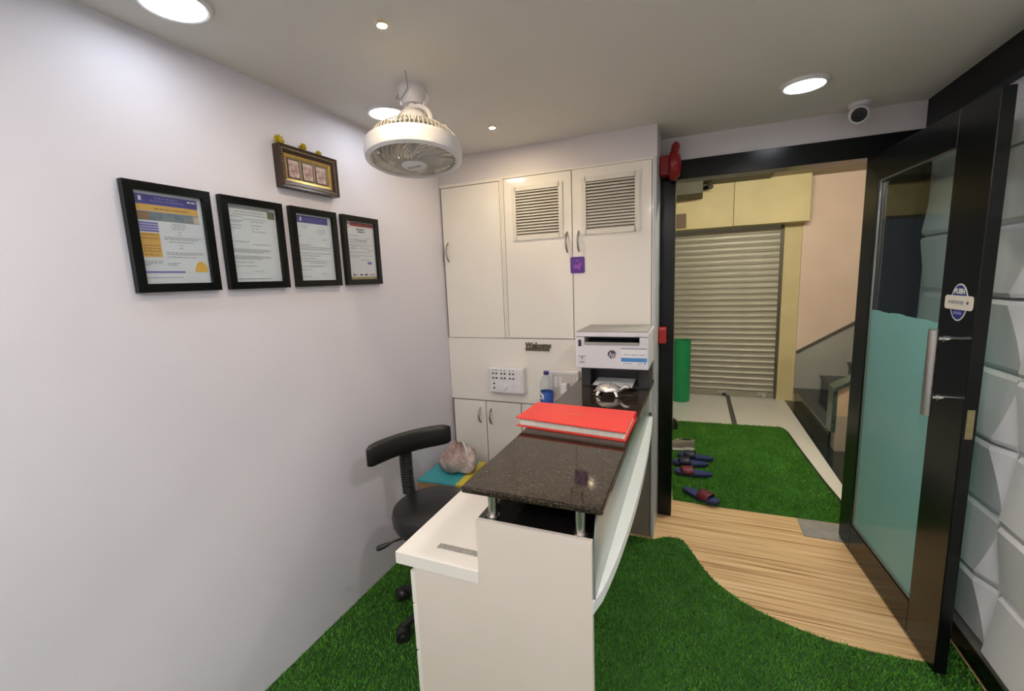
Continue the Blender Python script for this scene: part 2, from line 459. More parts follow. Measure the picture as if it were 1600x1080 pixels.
obj('board', MB().box((2.662, YB, 0), (XR, YD, 0.098)), M['black'], bbx, bevel=0.002)
obj('edge_strip', MB().box((2.655, YB, 0.098), (XR, YD, 0.107)), M['steel'], bbx)

# raised wall panels on the right wall
PT = 0.2765; PW = 0.425
def tile_mesh(up, h):
    mb = MB(); n = 7; m = 9; g = 0.006
    vs_ = [g+(h-2*g)*k/(m-1) for k in range(m)]
    vs_[1] = vs_[0]+0.016; vs_[-2] = vs_[-1]-0.016
    V = []
    for i in range(n):
        for j, v in enumerate(vs_):
            t = v/h if up else 1-v/h
            near = 0.010+0.075*max(0.0, t)**1.6          # facet at the near end, widest at the proud edge
            us = [g, g+near]+[g+near+(PW-2*g-near-0.014)*q/(n-3) for q in range(1, n-2)]+[PW-g]
            u = us[i]
            d = 0.016+0.032*(t**1.2)+0.004*math.sin(PI*u/PW)
            if i in (0, n-1) or j in (0, m-1): d = 0.006 if i == 0 else d-0.012
            V.append((XR-d, u, v))
    F = [(i*m+j, i*m+j+1, (i+1)*m+j+1, (i+1)*m+j) for i in range(n-1) for j in range(m-1)]
    ring = [i*m for i in range(n)]+[(n-1)*m+j for j in range(1, m)]+[i*m+m-1 for i in range(n-2, -1, -1)]+[j for j in range(m-2, 0, -1)]
    b0 = len(V)
    for r in ring: V.append((XR+0.0005, V[r][1], V[r][2]))
    F += [(ring[k], ring[(k+1) % len(ring)], b0+(k+1) % len(ring), b0+k) for k in range(len(ring))]
    return mb._add(V, F)
pan = thing('wall_paneling', (2.68, 1.5, 0.107), 'raised white brick-like wall panels beside the black door', 'wall panels', kind=S)
for row in range(8):
    z0 = 0.107+row*PT; h = PT if row < 7 else 2.222-z0
    for colm in range(7):
        y0 = 2.95-PW*(colm+1)
        up = (row+colm) % 2 == 1
        key = (up, row == 7)
        if key not in POS:
            o = obj('panel', tile_mesh(up, h).xf(lambda p: p+Vector((0, y0, z0))), M['tile3d'], pan, smooth=True); POS[key] = (o, y0, z0)
        else:
            s_, ys, zs = POS[key]; dup(s_, (0, y0-ys, z0-zs), pan)

# ------------------------------------------------------------------ door frame and door leaf
fr = thing('trim_3', (2.0, 3.02, 0), 'glossy black door frame around the open doorway', 'door frame', kind=S)
obj('post', MB().box((1.389, 2.965, 0), (1.474, 3.07, 2.19)), M['black'], fr, bevel=0.002)
obj('jamb', MB().box((2.462, 3.005, 0), (XR, 3.09, 2.19)), M['black'], fr, bevel=0.002)
obj('header', MB().box((1.389, 2.965, 2.19), (XR-0.03, 3.09, 2.30)), M['black'], fr, bevel=0.002)

DA = math.radians(4.07); HX, HY = 2.437, 3.045
e1 = Vector((math.sin(DA), -math.cos(DA), 0)); e2 = Vector((math.cos(DA), math.sin(DA), 0))
def D(s, t, z): return Vector((HX, HY, 0))+e1*s+e2*t+Vector((0, 0, z))
def dbox(a, b):
    mb = MB().box(a, b); return mb.xf(lambda p: D(p.x, p.y, p.z))
door = thing('door_1', tuple(D(0.5, 0.02, 0.008)), 'open black framed glass door with frosted lower half', 'door', kind=S)
TW = 0.042; DWd = 1.0
obj('stile', dbox((0.0, 0, 0.012), (0.155, TW, 2.195)), M['black'], door, bevel=0.003)
stf = obj('stile', dbox((0.787, 0, 0.012), (DWd, TW, 2.195)), M['black'], door, bevel=0.003)
obj('rail', dbox((0.155, 0, 2.06), (0.787, TW, 2.195)), M['black'], door, bevel=0.003)
obj('rail', dbox((0.155, 0, 0.012), (0.787, TW, 0.165)), M['black'], door, bevel=0.003)
bead = MB()
for a, b in (((0.155, .006, .165), (0.163, .016, 2.06)), ((0.779, .006, .165), (0.787, .016, 2.06)), ((.163, .006, .165), (.779, .016, .173)), ((.163, .006, 2.052), (.779, .016, 2.06))):
    bead.box(a, b)
obj('glazing_bead', bead.xf(lambda p: D(p.x, p.y, p.z)), M['steel'], door)
pane = obj('glass_pane', dbox((0.15, 0.018, 0.16), (0.792, 0.024, 2.065)), M['glass'], door)
top = [(0.156+0.63*k/20, 1.398+0.003*math.sin(k*0.9)+0.0015*math.sin(k*2.7+1)-0.004*(k > 13)) for k in range(21)]
poly = [(0.156, 0.17), (0.786, 0.17)]+top[::-1]
obj('frosted_film', MB().prism(poly, lambda s, z: D(s, 0.0162, z), lambda s, z: D(s, 0.0174, z)), M['frost'], pane, label='teal frosted film with a wavy top edge')
# pull handle
hd = MB().cyl((0.925, -0.075, 1.055), (0.925, -0.075, 1.385), 0.016, n=16)
ho = obj('pull_handle', hd.xf(lambda p: D(*p)), M['steel'], door, smooth=True, label='brushed steel pull bar')
for z in (1.35, 1.125):
    obj('standoff', MB().cyl((0.925, -0.075, z), (0.925, 0.0, z), 0.008, n=12).cyl((0.925, -0.045, z), (0.925, -0.03, z), 0.012, n=12).xf(lambda p: D(*p)), M['chrome'], ho, smooth=True)
obj('lock_plate', dbox((DWd, 0.010, 0.99), (DWd+0.002, 0.032, 1.10)), mat('worn_brass', (0.40, 0.33, 0.18), 0.4, 0.5, var=0.2, scale=40), door)
# oval PUSH sticker
SS, SZ = 0.905, 1.484
def ovalpts(a, b, n=36): return [(a*math.cos(2*PI*i/n), b*math.sin(2*PI*i/n)) for i in range(n)]
st = MB()
st.prism(ovalpts(0.050, 0.069), lambda s, z: D(SS+s, -0.0012, SZ+z), lambda s, z: D(SS+s, 0.0, SZ+z)); st.cur = 1
st.prism(ovalpts(0.045, 0.064), lambda s, z: D(SS+s, -0.0018, SZ+z), lambda s, z: D(SS+s, -0.001, SZ+z)); st.cur = 2
st.prism(rrect(-0.082, 0.082, -0.027, 0.025, 0.012), lambda s, z: D(SS+s, -0.0026, SZ+z), lambda s, z: D(SS+s, -0.001, SZ+z)); st.cur = 3
st.prism(ovalpts(0.006, 0.006, 14), lambda s, z: D(SS+0.052+s, -0.0032, SZ+z), lambda s, z: D(SS+0.052+s, -0.002, SZ+z))
so = obj('push_sticker', st, [M['solew'], mat('navy_sticker', (0.012, 0.025, 0.20), 0.5), M['cream'], M['inkd']], door, label='blue and cream oval PUSH sticker')
obj('lettering', textmb('PUSH', 0.026, lambda x, y, d: D(SS+x, -0.0024-d, SZ+0.040+y), 0.0003, bold=0.0012), M['solew'], so)
pm = MB()
for k, (x0, x1) in enumerate(((-.06, -.05), (-.045, -.02), (-.016, .0), (.004, .03))): pm.box((x0, -.0032, -.006), (x1, -.0024, .006))
obj('small_print', pm.xf(lambda p: D(SS+p.x, p.y, SZ+p.z)), M['ink'], so)
pm = MB()
for x0, x1 in ((-.024, -.012), (-.010, .004), (.006, .022)): pm.box((x0, -.0026, -.045), (x1, -.0017, -.034))
obj('small_print', pm.xf(lambda p: D(SS+p.x, p.y, SZ+p.z)), M['inkblue2'], so)
obj('threshold_plate', MB().box((2.245, 2.975, 0.0), (2.50, 3.185, 0.004)), M['metalplate'], label='grey metal plate on the floor at the door hinge', cat='metal plate')

# ------------------------------------------------------------------ cream cupboards on the far wall
def arc_handle(x, y, zc, L=0.12, out=0.03):
    mb = MB(); pts = []
    for k in range(9):
        t = k/8; a = PI*t
        pts.append((x, y-0.003-out*math.sin(a)**0.8 if 0 < k < 8 else y-0.001, zc-L/2+L*t))
    return mb.tube(pts, [0.0045]+[0.006]*7+[0.0045], 8)

def door_part(parent, x0, x1, z0, z1, hx=None, hz=None, vent=None, hl=0.12):
    y1 = YC-0.001; y0 = YC-0.016
    mb = MB()
    if vent is None: mb.box((x0, y0, z0), (x1, y1, z1))
    else:
        a, b, c, d = vent
        mb.box((x0, y0, z0), (a, y1, z1)).box((b, y0, z0), (x1, y1, z1)).box((a, y0, z0), (b, y1, c)).box((a, y0, d), (b, y1, z1))
    o = obj('door', mb, M['lam'], parent, bevel=0.0 if vent else 0.0015)
    if hx is not None:
        obj('handle', arc_handle(hx, y0, hz, hl), M['nickel'], o, smooth=True, label='curved satin metal handle')
    if vent:
        a, b, c, d = vent; w_ = 0.022
        f = MB().box((a-w_, y0-0.008, c-w_), (a+0.004, y0, d+w_)).box((b-0.004, y0-0.008, c-w_), (b+w_, y0, d+w_)).box((a, y0-0.008, c-w_), (b, y0, c+0.004)).box((a, y0-0.008, d-0.004), (b, y0, d+w_))
        obj('vent_frame', f, M['cream'], o)
        obj('vent_back', MB().box((a, y1-0.003, c), (b, y1, d)), M['reveal'], o)
        n = 16; p = (d-c)/n; first = None
        for k in range(n):
            z = c+p*k
            if first is None:
                first = obj('slat', MB().hexa([(a, y0-0.004, z+0.001), (b, y0-0.004, z+0.001), (b, y0+0.009, z+p*0.62), (a, y0+0.009, z+p*0.62), (a, y0-0.004, z+0.005), (b, y0-0.004, z+0.005), (b, y0+0.009, z+p*0.62+0.004), (a, y0+0.009, z+p*0.62+0.004)]), M['cream'], o)
            else: dup(first, (0, 0, p*k), o)
    return o

def carcass(parent, x0, x1, z0, z1, dark=True):
    obj('carcass', MB().box((x0, YC, z0), (x1, 2.995, z1)), M['lamedge'], parent)
c1 = thing('wall_cupboard', (0.226, 2.83, 1.25), 'plain single-door cream cupboard in the corner by the left wall', 'cupboard', 'cream cupboards on the far wall')
carcass(c1, 0.002, 0.452, 1.25, 2.268)
obj('frame_strip', MB().box((0.440, YC-0.016, 1.25), (0.452, YC, 2.268)).box((0.002, YC-0.016, 2.250), (0.440, YC, 2.268)), M['lam'], c1)
door_part(c1, 0.012, 0.436, 1.250, 2.246, 0.045, 1.83, hl=0.125)
c2 = thing('wall_cupboard', (0.91, 2.83, 1.25), 'cream double-door cupboard with two louvred vents', 'cupboard', 'cream cupboards on the far wall')
carcass(c2, 0.454, 1.370, 1.25, 2.268)
obj('frame_strip', MB().box((0.454, YC-0.016, 1.25), (0.465, YC, 2.268)).box((1.366, YC-0.016, 1.25), (1.370, YC, 2.268)).box((0.465, YC-0.016, 2.258), (1.366, YC, 2.268)), M['lam'], c2)
door_part(c2, 0.469, 0.904, 1.252, 2.254, 0.874, 1.843, (0.545, 0.830, 1.895, 2.176))
door_part(c2, 0.909, 1.362, 1.252, 2.256, 0.946, 1.843, (0.988, 1.276, 1.900, 2.182))
obj('trim_4', MB().box((0.002, YC-0.012, 0.812), (1.370, 2.995, 1.247)), M['lam'], label='cream panel between upper and lower cupboards holding the switchboards', cat='wall panel', kind=S)
c3 = thing('base_cupboard', (0.4, 2.83, 0), 'low cream cupboard behind the chair with paired handles', 'cupboard', 'cream cupboards on the far wall')
carcass(c3, 0.002, 1.370, 0.0, 0.808)
door_part(c3, 0.018, 0.268, 0.06, 0.804, 0.226, 0.704, hl=0.11)
door_part(c3, 0.274, 0.530, 0.06, 0.804, 0.310, 0.700, hl=0.11)
door_part(c3, 0.536, 0.990, 0.06, 0.804)
obj('kick_board', MB().box((0.018, YC-0.006, 0), (0.99, YC-0.001, 0.055)), M['lamedge'], c3)
obj('trim_5', MB().box((1.370, YC-0.016, 0), (1.387, 2.995, 2.268)), M['sidegrey'], label='grey-white end panel of the cupboard wall by the door post', cat='end panel', kind=S)

# ------------------------------------------------------------------ artificial turf
random.seed(3); rng = np.random.default_rng(5)
curve = [(1.387, 2.640), (1.45, 2.690), (1.52, 2.705), (1.560, 2.690), (1.607, 2.592), (1.674, 2.443), (1.734, 2.344), (1.846, 2.235), (1.949, 2.179), (2.071, 2.133), (2.186, 2.106), (2.299, 2.098), (2.412, 2.100), (2.499, 2.110), (2.56, 2.13), (2.60, 2.20), (2.655, 2.27)]
cx_ = np.array([0.0, 1.3869]+[p[0] for p in curve]); cy_ = np.array([2.64, 2.64]+[p[1] for p in curve])
def blades(P, hmin, hmax, wid):
    n = len(P)
    a = rng.uniform(0, 2*np.pi, n); h = rng.uniform(hmin, hmax, n); lean = rng.uniform(0.15, 0.95, n)*h
    la = rng.uniform(0, 2*np.pi, n); w_ = wid*rng.uniform(0.7, 1.3, n)
    dx, dy = np.cos(a)*w_/2, np.sin(a)*w_/2
    lx, ly = np.cos(la)*lean, np.sin(la)*lean
    V = np.zeros((n, 5, 3))
    z0 = 0.003
    V[:, 0] = np.stack([P[:, 0]-dx, P[:, 1]-dy, np.full(n, z0)], 1)
    V[:, 1] = np.stack([P[:, 0]+dx, P[:, 1]+dy, np.full(n, z0)], 1)
    V[:, 2] = np.stack([P[:, 0]+dx*0.8+lx*0.35, P[:, 1]+dy*0.8+ly*0.35, z0+h*0.6], 1)
    V[:, 3] = np.stack([P[:, 0]-dx*0.8+lx*0.35, P[:, 1]-dy*0.8+ly*0.35, z0+h*0.6], 1)
    V[:, 4] = np.stack([P[:, 0]+lx, P[:, 1]+ly, z0+h], 1)
    return V
def turf(name, poly, P, label, hmin, hmax, wid, origin):
    V = blades(P, hmin, hmax, wid)-np.array(origin); n = len(P)
    m0 = len(poly)
    base = np.array([[p[0], p[1], 0.003] for p in poly]+[[p[0], p[1], 0.0002] for p in poly])-np.array(origin)
    allv = np.vstack([base, V.reshape(-1, 3)])
    faces_l = []; starts = []; tot = []
    lo = list(range(m0)); faces_l += lo; starts.append(0); tot.append(m0); cur = m0
    for i in range(m0):
        j = (i+1) % m0; faces_l += [i, m0+i, m0+j, j]; starts.append(cur); tot.append(4); cur += 4
    idx = np.arange(n)*5+2*m0
    q = np.stack([idx, idx+1, idx+2, idx+3], 1); t = np.stack([idx+3, idx+2, idx+4], 1)
    loops = np.concatenate([np.array(faces_l), np.concatenate([q, t], 1).ravel()])
    st_ = np.concatenate([np.array(starts), (cur+np.stack([np.arange(n)*7, np.arange(n)*7+4], 1)).ravel()])
    tt = np.concatenate([np.array(tot), np.tile([4, 3], n)])
    me = bpy.data.meshes.new(name)
    me.vertices.add(len(allv)); me.vertices.foreach_set('co', allv.astype(np.float32).ravel())
    me.loops.add(len(loops)); me.loops.foreach_set('vertex_index', loops.astype(np.int32))
    me.polygons.add(len(st_)); me.polygons.foreach_set('loop_start', st_.astype(np.int32)); me.polygons.foreach_set('loop_total', tt.astype(np.int32))
    me.materials.append(M['grass']); me.materials.append(M['grassb'])
    mi = np.zeros(len(st_), np.int32); mi[:m0+1] = 1; me.polygons.foreach_set('material_index', mi)
    me.update(calc_edges=True); me.validate()
    o = bpy.data.objects.new(name, me); COL.objects.link(o); o.location = origin
    return tag(o, label, 'turf', None, 'stuff')
poly = [(0.0, -2.45), (2.655, -2.45), (2.655, 2.27)]+curve[::-1][1:]+[(1.385, 2.64), (0.0, 2.64)]
n_ = 150000
P = np.stack([rng.uniform(0.004, 2.65, n_), rng.uniform(0.45, 2.70, n_)], 1)
yl = np.interp(P[:, 0], cx_, cy_)+rng.normal(0, 0.004, n_)
P = P[(P[:, 1] < yl-0.003)]
P = P[~((P[:, 0] > 0.775) & (P[:, 0] < 1.34) & (P[:, 1] > 1.09) & (P[:, 1] < 2.4) & (P[:, 0] < 1.01))]
P2 = np.stack([rng.uniform(0.004, 2.65, 12000), rng.uniform(-0.6, 0.45, 12000)], 1)
turf('turf_carpet', poly, np.vstack([P, P2]), 'bright green artificial turf on the reception room floor', 0.007, 0.017, 0.0032, (1.3, 1.0, 0.0))

# ------------------------------------------------------------------ corridor beyond the door
YS = 6.30
fl = thing('floor_corridor', (2.0, 4.7, 0), 'pale tiled corridor floor with a dark dividing strip', 'floor', kind=S)
obj('floor_tile', MB().box((-0.6, 3.20, -0.12), (1.988, 6.45, 0.0)), M['tile'], fl)
obj('floor_strip', MB().box((1.988, 3.20, -0.12), (2.040, 6.45, -0.0004)), M['tiledark'], fl)
obj('floor_tile', MB().box((2.040, 3.20, -0.12), (2.652, 6.45, 0.0)), M['tile'], fl)
obj('dark_floor_slab', MB().box((2.652, 3.20, -0.12), (5.0, 6.45, -0.0005)), M['stair'], fl)
n_ = 62000
mpoly = [(1.475, 3.192), (1.80, 3.186), (2.27, 3.196), (2.49, 3.20), (2.56, 3.24), (2.560, 3.545), (2.532, 3.849), (2.497, 4.463), (2.475, 4.95), (2.455, 5.05), (2.41, 5.10), (1.35, 5.03)]
P = np.stack([rng.uniform(1.33, 2.57, n_), rng.uniform(3.16, 5.11, n_)], 1)
def inside(P, poly):
    x, y = P[:, 0], P[:, 1]; r = np.zeros(len(P), bool); n = len(poly)
    for i in range(n):
        x1, y1 = poly[i]; x2, y2 = poly[(i+1) % n]
        c = ((y1 > y) != (y2 > y)) & (x < (x2-x1)*(y-y1)/((y2-y1) if y2 != y1 else 1e-9)+x1)
        r ^= c
    return r
P = P[inside(P, mpoly)]
tm = turf('turf_mat', mpoly, P, 'green artificial turf mat in the corridor under the sandals', 0.006, 0.015, 0.0042, (2.0, 4.1, 0.0))

POS[tm] = Vector((2.0, 4.1, 0.0))
obj('mat_edge_tube', MB().tube([(x+0.006, y, 0.006) for x, y in mpoly[4:11]], 0.007, 8), M['blackplastic'], tm, smooth=True, label='dark line along the right edge')  # thin dark tube following the mat's right side
obj('wall_corridor', MB().box((2.74, 6.20, 0), (5.0, 6.45, 2.67)), M['pinkwall'], label='salmon pink corridor wall behind the stairs', cat='wall', kind=S)
obj('wall_corridor_left', MB().box((-0.7, 3.09, 0), (-0.6, 6.45, 2.67)), M['yellowwall'], label='corridor end wall out of sight to the left', cat='wall', kind=S)
obj('wall_corridor_right', MB().box((5.0, 3.09, 0), (5.1, 6.45, 2.67)), M['pinkwall'], label='corridor end wall out of sight to the right', cat='wall', kind=S)
obj('wall_corridor_near', MB().box((XR+0.1, 3.0, 0), (5.0, 3.09, 2.67)).box((-0.7, 3.0, 0), (-0.1, 3.09, 2.67)).box((-0.1, 3.05, ZC+0.1), (XR+0.1, 3.09, 2.67)), M['pinkwall'], label='corridor side of the room wall', cat='wall', kind=S)
obj('ceiling_corridor', MB().box((-0.7, 3.05, 2.67), (5.1, 6.45, 2.75)), M['corrceil'], label='brownish corridor ceiling seen through the doorway', cat='ceiling', kind=S)
obj('trim_6', MB().box((-0.6, 3.4, 2.655), (2.36, 5.99, 2.67)).box((-0.6, 5.55, 2.505), (1.65, 5.99, 2.66)), M['darksoff'], label='dark stepped soffit under the corridor ceiling', cat='soffit', kind=S)
obj('wall_pier', MB().box((2.562, 6.22, 0), (2.739, 6.42, 2.155)), M['yellowwall'], label='yellow pier between the roller shutter and the stairs', cat='pier', kind=S)
bk = thing('wall_bulkhead', (1.5, 6.2, 2.155), 'yellow painted boxed bulkhead above the roller shutter', 'bulkhead', kind=S)
obj('board', MB().box((-0.6, 6.0, 2.155), (1.992, 6.44, 2.67)), M['yellowwall'], bk, bevel=0.003)
obj('board', MB().box((1.996, 6.0, 2.155), (2.765, 6.44, 2.67)), M['yellowwall'], bk, bevel=0.003)
obj('junction_box', MB().box((1.25, 5.97, 2.175), (1.472, 5.999, 2.345)), mat('brown_paint', (0.16, 0.105, 0.065), 0.6), label='small brown box on the yellow bulkhead', cat='box', bevel=0.004)
bc = thing('bullet_camera', (1.70, 5.93, 2.60), 'tiny dark camera under the corridor soffit', 'camera')
obj('body', MB().cyl((1.665, 5.95, 2.615), (1.735, 5.80, 2.600), 0.026, n=14).box((1.66, 5.93, 2.62), (1.69, 5.96, 2.655)), M['blackplastic'], bc, smooth=True)
obj('lens_hood', MB().cyl((1.735, 5.80, 2.600), (1.742, 5.785, 2.599), 0.022, n=14), M['chrome'], bc, smooth=True)
# roller shutter
sh = thing('roller_shutter', (1.9, YS, 0.0), 'dusty grey metal roller shutter, closed, across the corridor', 'shutter')
prof = [(0.0, 0.0), (0.008, 0.005), (0.011, 0.014), (0.009, 0.022), (0.003, 0.028), (0.0, 0.050), (0.0, 0.0755)]
first = None
for k in range(28):
    z = 0.075+k*0.0737
    if first is None:
        n = len(prof)
        V = [(0.9, YS-a, z+b) for a, b in prof]+[(2.558, YS-a, z+b) for a, b in prof]
        V += [(0.9, YS+0.004, z+0.0755), (2.558, YS+0.004, z+0.0755), (0.9, YS+0.004, z), (2.558, YS+0.004, z)]
        F = [(i, i+1, n+i+1, n+i) for i in range(n-1)]+[(2*n, 2*n+1, 2*n+3, 2*n+2)]
        first = obj('slat', MB()._add(V, F), M['shutter'], sh, smooth=True)
    else: dup(first, (0, 0, k*0.0737), sh)
obj('bottom_bar', MB().box((0.9, YS-0.018, 0.003), (2.558, YS+0.01, 0.076)), M['shutter'], sh, bevel=0.003)
obj('guide_rail', MB().box((2.535, YS-0.035, 0), (2.562, YS+0.02, 2.155)), mat('dark_rail', (0.10, 0.09, 0.07), 0.5, 0.3), sh)
for x in (1.955, 2.41):
    l_ = obj('lock_hasp', MB().box((x-0.05, YS-0.028, 0.035), (x+0.05, YS-0.018, 0.07)).cyl((x+0.01, YS-0.026, 0.055), (x+0.01, YS-0.045, 0.055), 0.012, n=12), M['steel'], sh)
    obj('padlock', MB().box((x-0.005, YS-0.052, 0.010), (x+0.04, YS-0.030, 0.048)), M['blackplastic' if x < 2 else 'chrome'], l_, bevel=0.004)
# green drum
BX, BY = 1.440, 5.93
gb = thing('green_bin', (BX, BY, 0), 'tall green cylindrical bin in front of the shutter', 'bin')
obj('body', MB().lathe([(0.112, 0.0), (0.116, 0.02), (0.116, 0.775), (0.119, 0.778), (0.119, 0.786), (0.108, 0.786), (0.104, 0.05), (0.0, 0.05)], (BX, BY, 0), 36), M['green'], gb, smooth=True)
obj('rim', MB().lathe([(0.117, 0.765), (0.122, 0.768), (0.122, 0.780), (0.117, 0.783)], (BX, BY, 0), 36, cap=False), M['green'], gb, smooth=True)

# stairs
stt = thing('stairs', (3.6, 5.4, 0), 'dark granite staircase climbing to the right of the shutter', 'stairs', kind=S)
R_, T_ = 0.172, 0.262
for k in range(8):
    x0 = 2.742+T_*k
    obj('step', MB().box((x0+0.012, 4.68, 0 if k == 0 else R_*k-0.02), (5.0, 6.2, R_*(k+1)-0.022)), M['stair'], stt)
    obj('tread', MB().box((x0-0.006, 4.68, R_*(k+1)-0.022), (min(x0+T_+0.03, 5.0), 6.2, R_*(k+1))), M['stair'], stt, bevel=0.003)
# dado on pink wall: slope band + moulding
dz = lambda x: 0.605+(x-2.74)*0.646
obj('trim_7', MB().prism([(2.741, 0.1), (4.9, 0.1), (4.9, dz(4.9)), (2.741, dz(2.741))], lambda x, z: (x, 6.192, z), lambda x, z: (x, 6.203, z)), M['dado'], label='grey painted dado rising along the stair wall', cat='dado', kind=S)
obj('trim_8', MB().prism([(2.741, dz(2.741)), (4.9, dz(4.9)), (4.9, dz(4.9)+0.03), (2.741, dz(2.741)+0.03)], lambda x, z: (x, 6.172, z), lambda x, z: (x, 6.203, z)), mat('dark_moulding', (0.10, 0.095, 0.085), 0.4), label='thin dark moulding along the top of the dado', cat='moulding', kind=S)
pp = thing('stair_parapet', (3.3, 4.5, 0), 'beige stair parapet with a green marble coping', 'parapet', kind=S)
pz = lambda x: 0.545+(x-2.745)*0.64
obj('wall_block', MB().prism([(2.768, 0.325), (4.2, 0.325), (4.2, pz(4.2)), (2.768, pz(2.768))], lambda x, z: (x, 4.555, z), lambda x, z: (x, 4.678, z)), M['beige'], pp)
obj('base_block', MB().box((2.771, 4.550, 0.0), (4.2, 4.678, 0.325)), mat('grey_beige_stone', (0.36, 0.32, 0.25), 0.4, var=0.08), pp)
obj('coping', MB().prism([(2.735, pz(2.735)), (4.2, pz(4.2)), (4.2, pz(4.2)+0.035), (2.735, pz(2.735)+0.035)], lambda x, z: (x, 4.535, z), lambda x, z: (x, 4.71, z)), M['marble'], pp)
obj('end_slab', MB().box((2.735, 4.545, 0.172), (2.767, 4.70, pz(2.735))), M['marble'], pp)

# corridor lamp hidden from view above the doorway
ct = thing('tube_light', (2.3, 3.75, 2.60), 'long tube lamp on the corridor ceiling', 'lamp')
obj('housing', MB().box((1.7, 3.70, 2.62), (2.9, 3.80, 2.668)), M['white'], ct)
obj('tube', MB().cyl((1.72, 3.75, 2.600), (2.88, 3.75, 2.600), 0.018, n=12), M['tube'], ct, smooth=True)

# ------------------------------------------------------------------ ceiling lights
def downlight(x, y, r, label, warm=False, rear=False):
    t = thing('ceiling_downlight', (x, y, ZC-0.012), label, 'ceiling light', 'ceiling lights')
    if not warm:
        obj('trim_ring', MB().lathe([(r-0.004, 0.012), (r+0.012, 0.012), (r+0.010, 0.002), (r+0.002, -0.004), (r-0.004, -0.002)], (x, y, ZC-0.012), 40, cap=False), M['white'], t, smooth=True)
        obj('diffuser', MB().lathe([(0.0001, 0.0), (r, 0.0), (r, 0.010), (0.0001, 0.010)], (x, y, ZC-0.0125), 40, cap=False), M['lamprear' if rear else 'lampwhite'], t)
    else:
        obj('trim_ring', MB().lathe([(r, 0.0102), (r, 0.0), (r+0.005, 0.0005), (r+0.007, 0.010)], (x, y, ZC-0.0104), 24, cap=False), mat('spot_ring', (0.72, 0.62, 0.45), 0.4, 0.1), t, smooth=True)
        obj('bulb', MB().lathe([(0.0001, 0.0), (r, 0.0)], (x, y, ZC-0.0103), 24, cap=False), M['lampwarm'], t)
downlight(0.235, 0.905, 0.082, 'big round white ceiling light at the top left, cut by the frame')
downlight(0.235, 1.835, 0.082, 'round white ceiling light partly hidden behind the fan')
downlight(2.025, 2.445, 0.082, 'round white ceiling light in front of the security camera')
downlight(0.235, -0.10, 0.082, 'round white ceiling light behind the viewer beside the left wall', rear=True)
downlight(2.025, 1.00, 0.082, 'added round fill light above the open floor, out of frame', rear=True)  # extra panel added above the view to brighten the room
for x, y, lab in ((2.025, -0.60, 'beside the right wall'), (0.235, -1.10, 'beside the left wall, far back'), (1.15, -0.55, 'over the middle of the room'), (1.15, -1.55, 'over the middle, far back'), (2.025, -1.60, 'beside the right wall, far back')):
    downlight(x, y, 0.082, 'added round fill light behind the viewer '+lab, rear=True)  # unseen panels added as fill from the rear
downlight(0.680, 1.247, 0.014, 'tiny warm spotlight above and in front of the fan', True)
downlight(0.585, 2.262, 0.014, 'tiny warm spotlight just in front of the cupboards', True)

# ------------------------------------------------------------------ reception desk
YF = 1.087
dk = thing('reception_desk', (1.05, 1.9, 0), 'white reception desk with a stepped end panel and drawers', 'desk')
poly = [(0.762, 0.0), (1.353, 0.0), (1.353, 0.92), (1.001, 0.92), (1.001, 0.709), (0.762, 0.709)]
obj('end_panel', MB().prism(poly, lambda x, z: (x, YF, z), lambda x, z: (x, YF+0.018, z)), M['desk'], dk, label='stepped pale end panel facing the viewer')
obj('desk_top', MB().box((0.690, YF-0.001, 0.708), (1.000, 2.63, 0.75)), M['desktop'], dk, bevel=0.0015)
obj('riser_panel', MB().box((1.0005, YF+0.018, 0.0), (1.018, 2.63, 0.905)), M['desk'], dk)
obj('pedestal', MB().box((0.762, YF+0.018, 0.03), (1.0, 1.56, 0.708)), M['desk'], dk)
for z0, z1 in ((0.572, 0.690), (0.395, 0.566), (0.03, 0.385)):
    d_ = obj('drawer_front', MB().box((0.742, YF+0.004, z0), (0.762, 1.555, z1)), M['desktop'], dk, bevel=0.001)
    obj('drawer_handle', MB().tube([(0.7415, 1.27, z1-0.05), (0.722, 1.28, z1-0.05), (0.722, 1.38, z1-0.05), (0.7415, 1.39, z1-0.05)], 0.004, 8), M['nickel'], d_, smooth=True)
obj('middle_counter', MB().box((1.0185, YF+0.018, 0.905), (1.352, 2.63, 0.920)).box((1.0005, YF+0.018, 0.9055), (1.0185, 2.63, 0.920)), M['blackgloss'], dk, label='glossy black middle counter under the granite slab')
obj('soffit_board', MB().box((1.018, YF+0.018, 0.700), (1.335, 2.63, 0.718)), M['desk'], dk)
obj('fascia_board', MB().box((1.335, YF+0.018, 0.700), (1.3525, 2.63, 0.905)), M['black'], dk)
# grey-green glass front between ledge and granite
def lz(y): return 0.740+(y-YF)/(2.65-YF)*0.055
gp = [(YF+0.012, lz(YF)), (2.648, lz(2.648)), (2.648, 0.997), (1.20, 0.997), (1.16, 0.985), (1.13, 0.955), (1.11, 0.90), (1.102, 0.83)]
obj('glass_front', MB().prism(gp, lambda y, z: (1.3535, y, z), lambda y, z: (1.3595, y, z)), M['glasspanel'], dk, label='grey-green glass upright along the customer side')
